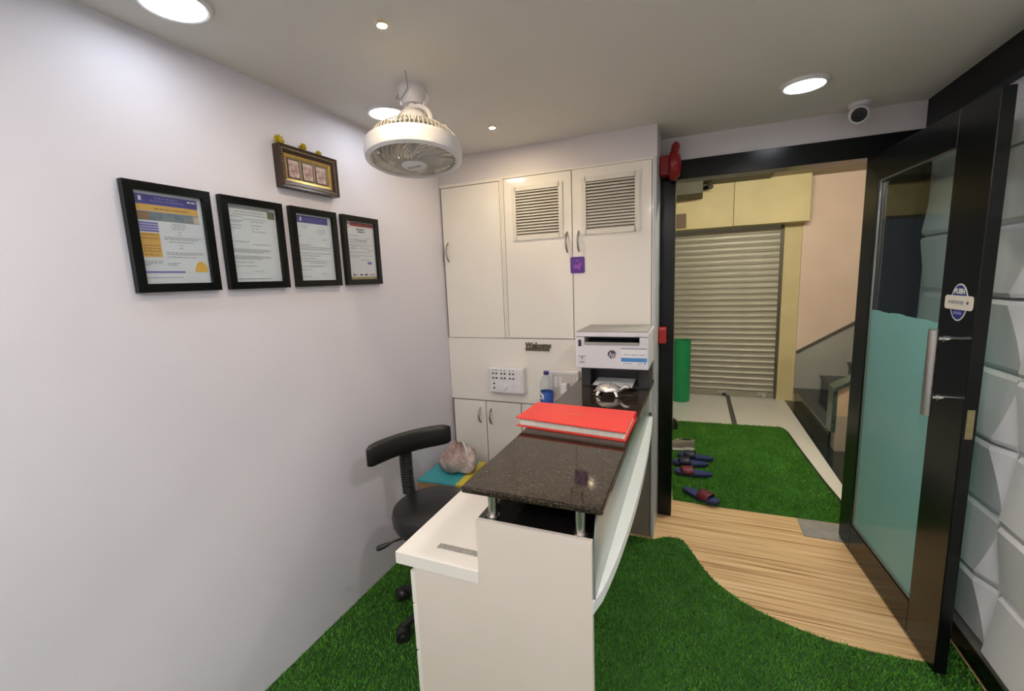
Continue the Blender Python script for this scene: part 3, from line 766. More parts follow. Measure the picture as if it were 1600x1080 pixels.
# bowed white ledge
lm = MB(); ys = [YF+(2.648-YF)*k/28 for k in range(29)]
def bow(y):
    t = (y-YF)/(2.648-YF); return 1.3535+0.003+0.0445*math.sin(PI*min(1, t**0.75*0.93))**0.8+0.008*t
V = []; 
for y in ys:
    a = 1.3535; b = bow(y); z = lz(y)
    V += [(a, y, z-0.036), (b, y, z-0.036), (b, y, z), (a, y, z)]
F = []
for k in range(28):
    for i in range(4):
        j = (i+1) % 4; F.append((k*4+i, k*4+j, k*4+4+j, k*4+4+i))
F += [(0, 1, 2, 3), (112, 113, 114, 115)]
obj('ledge', lm._add(V, F), M['ledge'], dk, label='bowed glossy white ledge along the customer side')

gc = thing('granite_counter', (1.17, 1.87, 0.92), 'dark speckled granite counter slab on short steel posts', 'counter')
obj('slab', MB().box((0.955, 1.088, 1.000), (1.384, 2.648, 1.020)), M['granite'], gc, bevel=0.006, seg=3)
for x, y in ((1.041, 1.128), (1.314, 1.123), (1.041, 1.85), (1.314, 1.85), (1.041, 2.56), (1.314, 2.56)):
    p_ = obj('post', MB().cyl((x, y, 0.9205), (x, y, 1.0), 0.0145, n=20), M['steel'], gc, smooth=True)
    obj('flange', MB().cyl((x, y, 0.9205), (x, y, 0.9245), 0.021, n=20), M['steel'], p_, smooth=True)

# ruler on desk top
ru = thing('steel_ruler', (0.905, 1.163, 0.7505), 'short metal strip lying on the lower desk top', 'ruler')
obj('blade', MB().box((0.813, 1.150, 0.7505), (0.9995, 1.174, 0.7530)), mat('ruler_metal', (0.50, 0.49, 0.46), 0.35, 0.5, var=0.2, scale=120), ru)
mk = MB()
for k in range(30): mk.box((0.825+k*0.0057, 1.168-(0.003 if k % 5 == 0 else 0), 0.7531), (0.8258+k*0.0057, 1.174, 0.75335))
obj('marking', mk, M['ink'], ru)

# ------------------------------------------------------------------ red register book
bk_ = thing('register_book', (1.14, 1.74, 1.0205), 'large red hardcover register lying on the granite counter', 'book')
def quadslab(b, z0s, z1s): return MB().hexa([(p[0], p[1], z) for p, z in zip(b, z0s)]+[(p[0], p[1], z) for p, z in zip(b, z1s)])
bq = [(0.912, 1.650), (1.371, 1.597), (1.378, 1.865), (0.918, 1.900)]
obj('back_cover', quadslab(bq, [1.0205]*4, [1.0245]*4), M['red'], bk_)
iq = [(0.924, 1.660), (1.364, 1.609), (1.367, 1.855), (0.930, 1.886)]
pg = MB(); N2 = 9
for k in range(N2):
    z0 = 1.0250+k*0.0028; o_ = 0.0012*(k % 2)
    q = [(iq[0][0]+o_, iq[0][1]+o_), (iq[1][0]-o_, iq[1][1]+o_), iq[2], iq[3]]
    pg.hexa([(p[0], p[1], z0) for p in q]+[(p[0], p[1], z0+0.0026) for p in q])
obj('pages', pg, M['pages'], bk_)
tq = [(0.914, 1.642), (1.373, 1.590), (1.374, 1.868), (0.921, 1.900)]
fc = obj('front_cover', quadslab(tq, [1.058, 1.054, 1.0515, 1.0515], [1.062, 1.058, 1.0555, 1.0555]), M['red'], bk_)
obj('spine', quadslab([(0.920, 1.899), (1.3765, 1.866), (1.377, 1.8705), (0.9205, 1.9035)], [1.0205]*4, [1.0555]*4), M['red'], bk_)
em = MB()
for k in range(5): em.box((1.10+k*0.018, 1.745-k*0.002, 1.0578), (1.112+k*0.018, 1.757-k*0.002, 1.0583))
obj('cover_emblem', em.xf(lambda p: Vector((p.x, p.y, 1.0567+(1.9-p.y)/0.26*0.0045+(p.z-1.0578)))), mat('faded_gold_print', (0.70, 0.20, 0.06), 0.5), fc)

# ------------------------------------------------------------------ printer
PY = 2.305; px0, px1 = 1.004, 1.384
pr = thing('printer', (1.19, 2.45, 1.0205), 'white and charcoal laser printer at the far end of the granite counter', 'printer')
lo = MB().box((px0+0.008, 2.395, 1.0205), (px0+0.060, 2.63, 1.143)).box((px1-0.062, 2.395, 1.0205), (px1-0.006, 2.63, 1.143)).box((px0+0.06, 2.50, 1.0205), (px1-0.062, 2.63, 1.143)).box((px0+0.06, 2.395, 1.0205), (px1-0.062, 2.50, 1.030)).box((px0+0.06, 2.395, 1.118), (px1-0.062, 2.50, 1.143))
obj('base', lo, M['printdark'], pr, bevel=0.003)
bd = MB().box((px0, PY, 1.144), (px1, 2.632, 1.278)).box((px0, PY, 1.278), (px0+0.048, 2.632, 1.312)).box((px1-0.046, PY, 1.278), (px1, 2.632, 1.312)).box((px0+0.048, 2.48, 1.278), (px1-0.046, 2.632, 1.312))
obj('body', bd, M['printer'], pr, bevel=0.004)
obj('scanner_bed', MB().box((px0-0.001, PY-0.002, 1.314), (px1+0.001, 2.634, 1.337)), M['printer'], pr, bevel=0.004)
obj('lid', MB().hexa([(px0+0.004, PY+0.002, 1.337), (px1-0.004, PY+0.002, 1.337), (px1-0.008, 2.625, 1.337), (px0+0.008, 2.625, 1.337), (px0+0.006, PY+0.004, 1.345), (px1-0.006, PY+0.004, 1.345), (px1-0.014, 2.622, 1.345), (px0+0.014, 2.622, 1.345)]), M['printgrey'], pr, bevel=0.002)
obj('output_slot', MB().box((px0+0.049, PY+0.004, 1.2785), (px1-0.047, 2.479, 1.283)).box((px0+0.049, 2.470, 1.283), (px1-0.047, 2.479, 1.311)), M['printdark'], pr)
obj('output_lip', MB().box((px0+0.049, PY-0.004, 1.2705), (px1-0.047, PY+0.003, 1.286)), M['printgrey'], pr, bevel=0.002)
obj('tray', MB().box((px0+0.070, 2.365, 1.0305), (px1-0.070, 2.49, 1.036)), M['printdark'], pr)
obj('paper_sheet', MB().hexa([(px0+0.085, 2.330, 1.046), (px1-0.085, 2.330, 1.040), (px1-0.085, 2.49, 1.052), (px0+0.085, 2.49, 1.052), (px0+0.085, 2.330, 1.0475), (px1-0.085, 2.330, 1.0415), (px1-0.085, 2.49, 1.0535), (px0+0.085, 2.49, 1.0535)]), M['paper'], pr)
obj('button_panel', MB().box((px0+0.015, PY-0.002, 1.262), (px0+0.032, PY, 1.298)), M['printdark'], pr)
# round logo
LX, LZ = 1.199, 1.222
lg = MB().prism([(0.0225*math.cos(2*PI*i/32), 0.0225*math.sin(2*PI*i/32)) for i in range(32)], lambda x, z: (LX+x, PY-0.001, LZ+z), lambda x, z: (LX+x, PY, LZ+z))
lo_ = obj('logo', lg, mat('logo_charcoal', (0.06, 0.06, 0.07), 0.4), pr)
obj('lettering', textmb('hp', 0.040, lambda x, y, d: (LX+x, PY-0.0014-d, LZ+y-0.003), 0.0003, shear=0.35), M['printer'], lo_)
sm = MB(); sm.cur = 0; sm.box((1.246, PY-0.0012, 1.170), (1.376, PY, 1.258)); sm.cur = 1; sm.box((1.246, PY-0.0016, 1.185), (1.376, PY-0.0012, 1.206)); sm.cur = 2
for x0, x1, z in ((1.258, 1.290, 1.222), (1.296, 1.330, 1.222), (1.336, 1.366, 1.222), (1.255, 1.30, 1.176), (1.33, 1.352, 1.176)): sm.box((x0, PY-0.0016, z-0.002), (x1, PY-0.0012, z+0.002))
sm.box((1.246, PY-0.0016, 1.251), (1.376, PY-0.0012, 1.258)); sm.cur = 1; sm.box((1.362, PY-0.0016, 1.173), (1.370, PY-0.0012, 1.181))
obj('promo_sticker', sm, [M['paper'], M['skyblue'], M['ink']], pr, label='white sticker with a blue band')
sm = MB(); sm.box((1.018, PY-0.0012, 1.165), (1.060, PY, 1.212)); sm.cur = 1; sm.box((1.020, PY-0.0016, 1.205), (1.058, PY-0.0012, 1.211)).box((1.034, PY-0.0016, 1.192), (1.044, PY-0.0012, 1.205)).box((1.026, PY-0.0016, 1.172), (1.052, PY-0.0012, 1.180))
obj('info_sticker', sm, [mat('pale_sticker', (0.66, 0.67, 0.74), 0.5), M['ink']], pr)

# ------------------------------------------------------------------ silver tortoise ornament
tt_ = thing('tortoise_figurine', (1.19, 2.20, 1.0205), 'silver tortoise figurine standing in front of the printer', 'figurine')
TX, TY = 1.195, 2.235
def dome(p, th, ph):
    if p.z < 0: p.z *= 0.25
    k = 1+0.05*math.cos(6*ph)*math.sin(3*th); return Vector((p.x*k, p.y*k, p.z*(1+0.04*math.cos(5*ph))))
obj('shell', MB().ell((TX-0.005, TY, 1.047), (0.066, 0.050, 0.036), 28, 14, fn=dome), M['silver'], tt_, smooth=True)
scm = MB()
for k in range(9):
    a = 2*PI*k/9; scm.ell((TX-0.005+0.038*math.cos(a), TY+0.029*math.sin(a), 1.071), (0.011, 0.010, 0.005), 8, 5)
scm.ell((TX-0.005, TY, 1.082), (0.014, 0.013, 0.004), 8, 5)
obj('scutes', scm, M['silver'], tt_, smooth=True)
obj('head', MB().tube([(TX+0.048, TY, 1.042), (TX+0.066, TY-0.003, 1.056), (TX+0.082, TY-0.006, 1.068), (TX+0.097, TY-0.008, 1.069), (TX+0.104, TY-0.009, 1.066)], [0.013, 0.012, 0.014, 0.012, 0.006], 12), M['silver'], tt_, smooth=True)
for sx, sy in ((0.042, -0.034), (0.042, 0.034), (-0.050, -0.032), (-0.050, 0.032)):
    obj('leg', MB().tube([(TX+sx*0.8, TY+sy*0.8, 1.046), (TX+sx, TY+sy, 1.036), (TX+sx*1.1, TY+sy*1.15, 1.0215)], [0.012, 0.011, 0.010], 10), M['silver'], tt_, smooth=True)
obj('tail', MB().tube([(TX-0.064, TY, 1.042), (TX-0.080, TY, 1.034)], [0.006, 0.002], 8), M['silver'], tt_, smooth=True)

# ------------------------------------------------------------------ water bottle
bx_, by_, bz_ = 0.752, 2.545, 0.7505
bt = thing('water_bottle', (bx_, by_, bz_), 'clear plastic water bottle with a blue cap and blue label', 'bottle')
obj('body', MB().lathe([(0.0, 0.004), (0.030, 0.0), (0.040, 0.010), (0.0415, 0.05), (0.040, 0.056), (0.0415, 0.062), (0.0415, 0.185), (0.038, 0.20), (0.0405, 0.208), (0.039, 0.235), (0.026, 0.275), (0.0145, 0.288), (0.0145, 0.296)], (bx_, by_, bz_), 28), M['bottleg'], bt, smooth=True)
obj('water', MB().lathe([(0.0, 0.006), (0.030, 0.004), (0.0385, 0.012), (0.0395, 0.07), (0.0, 0.07)], (bx_, by_, bz_), 24), M['bottleg'], bt, smooth=True)
lb = obj('label_wrap', MB().lathe([(0.0418, 0.108), (0.0422, 0.110), (0.0422, 0.183), (0.0418, 0.185)], (bx_, by_, bz_), 32, cap=False), M['blueL'], bt, smooth=True)
wv = MB()
for k in range(16):
    a0 = -PI*0.92+k*0.075; a1 = a0+0.075; z0 = 0.158+0.010*math.sin(k*0.3); z1 = 0.160+0.010*math.sin((k+1)*0.3)
    f_ = lambda a, z: (bx_+0.0425*math.cos(a), by_+0.0425*math.sin(a), bz_+z)
    wv._add([f_(a0, z0), f_(a1, z0), f_(a1, z0+0.022), f_(a0, z0+0.022)], [(0, 1, 2, 3)])
    if k % 3 != 2: wv._add([f_(a0, 0.140), f_(a1, 0.140), f_(a1+0.02, 0.152), f_(a0+0.02, 0.152)], [(0, 1, 2, 3)])
obj('label_print', wv, M['solew'], lb)
obj('cap', MB().lathe([(0.0155, 0.290), (0.0165, 0.291), (0.0165, 0.309), (0.015, 0.312), (0.0, 0.312)], (bx_, by_, bz_), 24), M['blueC'], bt, smooth=True)

# ------------------------------------------------------------------ switchboards and lettering on the cream panel
YP = YC-0.012
sb = thing('switchboard', (0.455, YP-0.03, 0.885), 'white switchboard with socket holes on the cream panel', 'switchboard', 'switchboards')
obj('housing', MB().box((0.330, YP-0.060, 0.885), (0.577, YP, 1.060)), M['white'], sb, bevel=0.008, seg=3)
plate = obj('cover_plate', MB().box((0.342, YP-0.064, 0.895), (0.565, YP-0.059, 1.050)), M['white'], sb, bevel=0.002)
for gx in (0.365, 0.425, 0.486):
    hm = MB()
    for dx in (0.0, 0.024):
        for dzz in (1.020, 0.990): hm.cyl((gx+dx, YP-0.0645, dzz), (gx+dx, YP-0.0665, dzz), 0.0062, n=12)
        hm.box((gx+dx-0.003, YP-0.066, 1.040), (gx+dx+0.003, YP-0.0642, 1.046))
    obj('socket_holes', hm, M['blackplastic'], plate)
hm = MB()
for dzz in (0.952, 0.922): hm.cyl((0.370, YP-0.0645, dzz), (0.370, YP-0.0665, dzz), 0.0062, n=12)
obj('socket_holes', hm, M['blackplastic'], plate)
obj('regulator_knob', MB().lathe([(0.018, 0.0), (0.018, 0.006), (0.015, 0.012), (0.0, 0.012)], (0, 0, 0), 20).xf(lambda p: Vector((0.445+p.x, YP-0.0640-p.z, 0.930+p.y))), M['white'], plate, smooth=True)
for gx in (0.50, 0.525, 0.55): obj('rocker', MB().box((gx-0.010, YP-0.068, 0.910), (gx+0.010, YP-0.0635, 0.955)), M['white'], plate, bevel=0.002)
obj('rocker', MB().box((0.386, YP-0.068, 0.915), (0.402, YP-0.0635, 0.955)), M['white'], plate, bevel=0.002)
s2 = thing('switchboard', (0.845, YP-0.03, 0.87), 'white switchboard behind the water bottle beside the printer', 'switchboard', 'switchboards')
obj('housing', MB().box((0.750, YP-0.045, 0.860), (0.940, YP, 1.052)), M['white'], s2, bevel=0.006, seg=3)
pl2 = obj('cover_plate', MB().box((0.770, YP-0.048, 0.880), (0.925, YP-0.044, 1.035)), mat('grey_plate', (0.60, 0.57, 0.52), 0.4), s2, bevel=0.002)
obj('rocker', MB().box((0.785, YP-0.052, 0.95), (0.805, YP-0.0475, 1.015)), M['white'], pl2, bevel=0.002)
obj('rocker', MB().box((0.815, YP-0.052, 0.95), (0.835, YP-0.0475, 1.015)), M['white'], pl2, bevel=0.002)
ad = thing('power_adapter', (0.852, YP-0.08, 0.90), 'white power adapter plugged into the switchboard by the printer', 'adapter')
obj('body', MB().box((0.835, YP-0.100, 0.915), (0.880, YP-0.0485, 0.985)), M['white'], ad, bevel=0.010, seg=3)
obj('cord', MB().tube([(0.857, YP-0.075, 0.916), (0.857, YP-0.080, 0.88), (0.862, YP-0.075, 0.83), (0.88, YP-0.060, 0.79), (0.90, YP-0.06, 0.757)], 0.003, 8), M['white'], ad, smooth=True)

wl = thing('welcome_sign', (0.662, YP-0.01, 1.17), 'small brown Welcome lettering cut-out on the cream panel', 'sign')
obj('bar', MB().box((0.580, YP-0.012, 1.170), (0.742, YP-0.0005, 1.188)), M['welcome'], wl, bevel=0.002)
obj('lettering', textmb('Welcome', 0.050, lambda x, y, d: (0.664+x*0.88, YP-0.006-d, 1.204+y), 0.005, shear=0.25, bold=0.0012), M['welcome'], wl)
pt = thing('purple_tag', (0.936, YC-0.02, 1.655), 'small square purple tag stuck on the cupboard doors', 'tag')
obj('plate', MB().prism(rrect(0.893, 0.979, 1.655, 1.752, 0.008), lambda x, z: (x, YC-0.022, z), lambda x, z: (x, YC-0.0165, z)), M['purple'], pt)
em = MB()
for x, z, a, b in ((0.936, 1.728, 0.010, 0.006), (0.925, 1.694, 0.012, 0.013), (0.945, 1.692, 0.011, 0.018), (0.955, 1.708, 0.008, 0.012)):
    em.prism([(x+a*math.cos(2*PI*i/14), z+b*math.sin(2*PI*i/14)) for i in range(14)], lambda x, z: (x, YC-0.0228, z), lambda x, z: (x, YC-0.0219, z))
obj('print', em, M['purple2'], pt)

# ------------------------------------------------------------------ framed certificates on the left wall
FB = 0.027
def wframe(y0, y1, z0, z1, label):
    t = thing('certificate_frame', (0.012, (y0+y1)/2, z0), label, 'picture frame', 'framed certificates')
    f = MB(); X0, X1 = 0.001, 0.022
    f.box((X0, y0, z0), (X1, y0+FB, z1)).box((X0, y1-FB, z0), (X1, y1, z1)).box((X0, y0+FB, z0), (X1, y1-FB, z0+FB)).box((X0, y0+FB, z1-FB), (X1, y1-FB, z1))
    obj('frame', f, M['black'], t)
    obj('glass', MB().box((0.0125, y0+FB, z0+FB), (0.0145, y1-FB, z1-FB)), M['picglass'], t)
    return t, y0+FB, y1-FB, z0+FB, z1-FB
def sheet(t, a, pm):
    _, y0, y1, z0, z1 = a
    return obj('paper', MB().box((0.004, y0, z0), (0.008, y1, z1)), pm, t)
def printer_mb(a):
    _, y0, y1, z0, z1 = a
    mb = MB()
    def R(u0, u1, v0, v1, slot, lift=0.0):   # u left-right, v from the top, fractions
        mb.cur = slot
        mb.box((0.0081+lift, y0+(y1-y0)*u0, z1-(z1-z0)*v1), (0.0085+lift, y0+(y1-y0)*u1, z1-(z1-z0)*v0))
    return mb, R
def words(R, u0, u1, v, slot, h=0.008, seed=0):
    rr = random.Random(seed); u = u0
    while u < u1:
        w_ = rr.uniform(0.02, 0.07); R(u, min(u+w_, u1), v-h/2, v+h/2, slot, 0.0004); u += w_+0.014
ZF0, ZF1 = 1.637, 1.977
# 1: indigo / amber form
a = wframe(0.820, 1.080, ZF0, ZF1, 'leftmost framed certificate with an indigo and amber header'); t = a[0]
pa = sheet(t, a, M['paperblue']); mb, R = printer_mb(a)
R(0.03, 0.93, 0.03, 0.135, 0); R(0.03, 0.93, 0.135, 0.205, 2); R(0.03, 0.93, 0.21, 0.305, 3)
R(0.84, 0.93, 0.22, 0.30, 7, 0.0003); R(0.03, 0.20, 0.215, 0.30, 4, 0.0002)
for k in range(4): R(0.03, 0.30, 0.325+k*0.028, 0.345+k*0.028, 1)
R(0.03, 0.30, 0.44, 0.705, 2)
for v in (0.46, 0.50, 0.58, 0.61, 0.64, 0.68): words(R, 0.05, 0.28, v, 4, 0.008, int(v*100))
for v, u0, u1 in ((0.33, 0.50, 0.72), (0.355, 0.48, 0.70), (0.38, 0.50, 0.68), (0.42, 0.57, 0.63), (0.45, 0.57, 0.63), (0.48, 0.36, 0.92), (0.50, 0.36, 0.86), (0.53, 0.42, 0.80), (0.57, 0.56, 0.62), (0.60, 0.56, 0.62), (0.65, 0.36, 0.92), (0.67, 0.36, 0.93), (0.70, 0.36, 0.80), (0.75, 0.03, 0.30), (0.77, 0.03, 0.28), (0.79, 0.03, 0.12), (0.77, 0.36, 0.55), (0.79, 0.36, 0.50), (0.93, 0.03, 0.55)):
    words(R, u0, u1, v, 5, 0.007, int(v*1000))
R(0.03, 0.60, 0.860, 0.880, 1)
words(R, 0.30, 0.66, 0.060, 6, 0.010, 3); words(R, 0.24, 0.72, 0.090, 6, 0.008, 4); words(R, 0.78, 0.92, 0.062, 8, 0.018, 5); words(R, 0.28, 0.78, 0.175, 4, 0.012, 6); R(0.08, 0.12, 0.05, 0.10, 8, 0.0003)
mb.cur = 9
y0, y1, z0, z1 = a[1:]
cy, cz = y0+(y1-y0)*0.87, z1-(z1-z0)*0.87
mb.prism([(cy+0.022*math.cos(PI*i/12)*1.0, cz+0.036*math.sin(PI*i/12)) for i in range(13)], lambda y, z: (0.0081, y, z), lambda y, z: (0.0086, y, z))
obj('print', mb, [M['inkblue'], M['inkblue2'], M['inkyel'], M['inkteal'], mat('brown_print', (0.30, 0.18, 0.10), 0.6), M['ink'], mat('pale_violet_print', (0.32, 0.32, 0.62), 0.6), mat('cream_print', (0.70, 0.60, 0.48), 0.6, var=0.2, scale=60), M['paper'], M['inkorange']], pa)
# 2: plain letter
a = wframe(1.115, 1.375, ZF0, ZF1, 'second framed certificate, a plain grey letter with an olive stamp'); t = a[0]
pa = sheet(t, a, M['paperblue']); mb, R = printer_mb(a)
R(0.02, 0.85, 0.015, 0.05, 0); R(0.82, 0.98, 0.04, 0.14, 2)
for v, u0, u1 in ((0.085, 0.15, 0.75), (0.12, 0.10, 0.80), (0.15, 0.05, 0.28), (0.17, 0.30, 0.78), (0.20, 0.05, 0.30), (0.22, 0.05, 0.25), (0.26, 0.05, 0.26), (0.30, 0.05, 0.25), (0.20, 0.45, 0.72), (0.25, 0.45, 0.65), (0.29, 0.47, 0.52), (0.29, 0.55, 0.60), (0.33, 0.46, 0.75), (0.47, 0.05, 0.38), (0.50, 0.45, 0.82), (0.57, 0.03, 0.78), (0.588, 0.03, 0.80), (0.606, 0.03, 0.66), (0.66, 0.03, 0.78), (0.678, 0.03, 0.80), (0.696, 0.03, 0.60), (0.74, 0.06, 0.42), (0.79, 0.03, 0.48), (0.86, 0.42, 0.60), (0.89, 0.04, 0.08), (0.96, 0.04, 0.75)):
    words(R, u0, u1, v, 1, 0.008, int(v*1000+u0*10))
obj('print', mb, [mat('grey_band_print', (0.40, 0.41, 0.40), 0.6), M['ink'], M['inkolive']], pa)
# 3: indigo banner
a = wframe(1.414, 1.674, ZF0, ZF1, 'third framed certificate with one indigo banner across the top'); t = a[0]
pa = sheet(t, a, M['paperblue']); mb, R = printer_mb(a)
R(0.01, 0.90, 0.02, 0.125, 0); R(0.14, 0.18, 0.04, 0.10, 2, 0.0003); words(R, 0.3, 0.85, 0.06, 3, 0.008, 2); words(R, 0.4, 0.75, 0.09, 3, 0.007, 8)
for v, u0, u1 in ((0.17, 0.15, 0.35), (0.20, 0.18, 0.30), (0.21, 0.60, 0.80), (0.24, 0.55, 0.80), (0.27, 0.60, 0.75), (0.33, 0.04, 0.15), (0.34, 0.38, 0.45), (0.36, 0.70, 0.82), (0.46, 0.03, 0.35), (0.49, 0.05, 0.95), (0.52, 0.03, 0.90), (0.58, 0.05, 0.90), (0.62, 0.10, 0.60), (0.66, 0.05, 0.50), (0.70, 0.08, 0.85), (0.73, 0.30, 0.75), (0.78, 0.03, 0.70), (0.83, 0.05, 0.35), (0.90, 0.60, 0.80), (0.94, 0.05, 0.30)):
    words(R, u0, u1, v, 1, 0.008, int(v*1000+3))
obj('print', mb, [M['inkblue'], M['ink'], M['paper'], M['inkblue2']], pa)
# 4: red band
a = wframe(1.711, 1.973, ZF0, ZF1, 'rightmost framed certificate with a dark red band and gold foot'); t = a[0]
pa = sheet(t, a, M['paper']); mb, R = printer_mb(a)
R(0.17, 0.98, 0.01, 0.075, 0); R(0.03, 0.15, 0.02, 0.06, 1); R(0.04, 0.14, 0.09, 0.11, 1); R(0.01, 0.99, 0.955, 0.995, 2)
words(R, 0.36, 0.66, 0.125, 3, 0.022, 1); words(R, 0.42, 0.66, 0.165, 3, 0.020, 2)
for v, u0, u1 in ((0.235, 0.10, 0.40), (0.27, 0.70, 0.85), (0.305, 0.10, 0.75), (0.32, 0.28, 0.72), (0.35, 0.10, 0.70), (0.40, 0.08, 0.88), (0.43, 0.16, 0.30), (0.46, 0.08, 0.36), (0.45, 0.45, 0.75), (0.48, 0.70, 0.92), (0.525, 0.08, 0.85), (0.58, 0.08, 0.88), (0.61, 0.08, 0.40), (0.655, 0.45, 0.80)):
    words(R, u0, u1, v, 1, 0.009, int(v*1000+5))
R(0.68, 0.84, 0.69, 0.735, 4)
for u, w_ in ((0.14, 0.08), (0.27, 0.02), (0.38, 0.09), (0.54, 0.11), (0.74, 0.03), (0.84, 0.05)): R(u, u+w_, 0.905, 0.935, 3)
obj('print', mb, [M['inkred'], M['ink'], M['inkgold'], M['inkd'], M['inkblue2']], pa)

# ornate small frame above
y0, y1, z0, z1 = 1.377, 1.688, 2.046, 2.215
gf = thing('ornate_frame', (0.02, 1.53, z0), 'small ornate brown and gold frame with three pictures', 'picture frame')
def ring(y0, y1, z0, z1, w_, xa, xb, xc=None):
    xc = xb if xc is None else xc; mb = MB()
    o_ = [(y0, z0), (y1, z0), (y1, z1), (y0, z1)]; i_ = [(y0+w_, z0+w_), (y1-w_, z0+w_), (y1-w_, z1-w_), (y0+w_, z1-w_)]
    for k in range(4):
        j = (k+1) % 4
        mb.hexa([(xa, *o_[k]), (xa, *o_[j]), (xa, *i_[j]), (xa, *i_[k]), (xb, *o_[k]), (xb, *o_[j]), (xc, *i_[j]), (xc, *i_[k])])
    return mb
obj('outer_moulding', ring(y0, y1, z0, z1, 0.030, 0.001, 0.042, 0.026), M['darkwood'], gf, bevel=0.001)
bm_ = MB(); nb = 34
for k in range(nb):
    y = y0+0.016+(y1-y0-0.032)*k/(nb-1)
    for z in (z0+0.014, z1-0.014): bm_.ell((0.036, y, z), (0.004, 0.0036, 0.003), 6, 4)
for k in range(14):
    z = z0+0.016+(z1-z0-0.032)*k/13
    for y in (y0+0.014, y1-0.014): bm_.ell((0.036, y, z), (0.004, 0.003, 0.0036), 6, 4)
tag(obj('bead_trim', bm_, M['goldmat'], gf, smooth=True), kind='stuff')
obj('gold_inner_moulding', ring(y0+0.030, y1-0.030, z0+0.030, z1-0.030, 0.011, 0.001, 0.027, 0.021), M['gold'], gf)
obj('mount', MB().box((0.001, y0+0.041, z0+0.041), (0.017, y1-0.041, z1-0.041)), M['goldmat'], gf)
for k in range(3):
    ya = y0+0.050+k*0.0735
    pb = obj('picture_border', MB().box((0.017, ya, z0+0.045), (0.0185, ya+0.064, z1-0.045)), M['darkwood'], gf)
    obj('picture', MB().box((0.0185, ya+0.006, z0+0.050), (0.0192, ya+0.058, z1-0.050)), M['picpr'], pb)
fl_n = 0
for y, r, lab in ((1.396, 0.018, 'largest yellow marigold on the left corner of the ornate frame'), (1.513, 0.016, 'yellow marigold on the middle of the ornate frame top'), (1.600, 0.012, 'smallest yellow marigold near the right of the ornate frame top')):
    mb = MB(); rr = random.Random(fl_n); fl_n += 1
    zc_ = z1+r*0.9
    mb.ell((0.022, y, zc_), (r*0.6, r*0.6, r*0.6), 10, 6)
    for k in range(70):
        d_ = Vector((rr.gauss(0, 1), rr.gauss(0, 1), rr.gauss(0, 1))).normalized()
        if d_.z < -0.75: continue
        s_ = d_.orthogonal().normalized(); q = Vector((0.022, y, zc_)); l_ = r*rr.uniform(0.85, 1.15)
        u_ = d_.cross(s_)
        mb._add([q+d_*r*0.5-s_*r*0.12, q+d_*r*0.5+s_*r*0.12, q+d_*l_+s_*r*0.2, q+d_*l_*1.05+u_*r*0.05, q+d_*l_-s_*r*0.2], [(0, 1, 2, 3, 4)])
    obj('marigold', mb, M['flower'], label=lab, cat='flower', group='marigolds on the ornate frame')

# ------------------------------------------------------------------ ceiling cabin fan
FC = Vector((0.535, 1.590, 2.152)); mount = Vector((0.490, 1.672, ZC))
ft = thing('cabin_fan', tuple(mount), 'white round cabin fan hanging from the ceiling', 'fan')
axis = Vector((0.05, -0.13, -1)).normalized()     # blowing direction
zl = -axis; xl = Vector((1, 0, 0)); xl = (xl-zl*xl.dot(zl)).normalized(); yl_ = zl.cross(xl)
FM = Matrix((xl, yl_, zl)).transposed().to_4x4(); 
def FW(p): return FC+FM.to_3x3() @ Vector(p)
FR = 0.180
obj('ring_housing', MB().lathe([(FR-0.014, -0.030), (FR-0.004, -0.036), (FR+0.010, -0.028), (FR+0.014, -0.010), (FR+0.012, 0.030), (FR+0.004, 0.036), (FR-0.006, 0.034), (FR-0.010, 0.0), (FR-0.014, -0.030)], FC, 64, FM, cap=False), M['fanw'], ft, smooth=True)
gr = obj('front_grille', MB().lathe([(FR-0.020, -0.022), (FR-0.012, -0.028), (FR-0.010, -0.018)], FC, 48, FM, cap=False), M['fanin'], ft, smooth=True)
first = None
for k in range(38):
    a0 = 2*PI*k/38
    pts = []
    for s_ in range(7):
        q = s_/6; r = 0.048+(FR-0.062)*q; aa = a0+0.75*q**1.3
        pts.append(FW((r*math.cos(aa), r*math.sin(aa), -0.046+0.022*q**1.5)))
    obj('grille_blade', MB().tube(pts, [0.0045, 0.0045, 0.004, 0.0038, 0.0036, 0.0034, 0.003], 6), M['fanin'], gr, smooth=True)
hub = obj('hub_cap', MB().lathe([(0.052, -0.030), (0.052, -0.048), (0.046, -0.053), (0.0, -0.055)], FC, 32, FM), M['fanw'], ft, smooth=True)
obj('hub_mark', MB().box((-0.028, -0.006, -0.0562), (0.028, 0.004, -0.0540)).xf(FW), M['ink'], hub)
fb = MB()
for k in range(5):
    a0 = 2*PI*k/5+0.3
    for s_ in range(6):
        q0, q1 = s_/6, (s_+1)/6
        def bp_(q, side):
            r = 0.035+0.125*q; wd = (0.55-0.12*q); aa = a0+side*wd*0.5+0.25*q
            return FW((r*math.cos(aa), r*math.sin(aa), 0.004+side*0.018))
        fb._add([bp_(q0, -1), bp_(q0, 1), bp_(q1, 1), bp_(q1, -1)], [(0, 1, 2, 3)])
bo = obj('fan_blades', fb, M['fanin'], ft)
sd = bo.modifiers.new('thickness', 'SOLIDIFY'); sd.thickness = 0.003
obj('back_basket_rim', MB().lathe([(FR-0.012, 0.034), (FR-0.016, 0.042), (FR-0.022, 0.040)], FC, 48, FM, cap=False).lathe([(0.085, 0.096), (0.092, 0.100), (0.085, 0.104)], FC, 40, FM, cap=False), M['fanin'], ft, smooth=True)
bs = thing
bsk = obj('back_plate', MB().lathe([(0.078, 0.086), (0.095, 0.092), (0.095, 0.098), (0.078, 0.104), (0.0, 0.104)], FC, 32, FM), M['fanw'], ft, smooth=True)
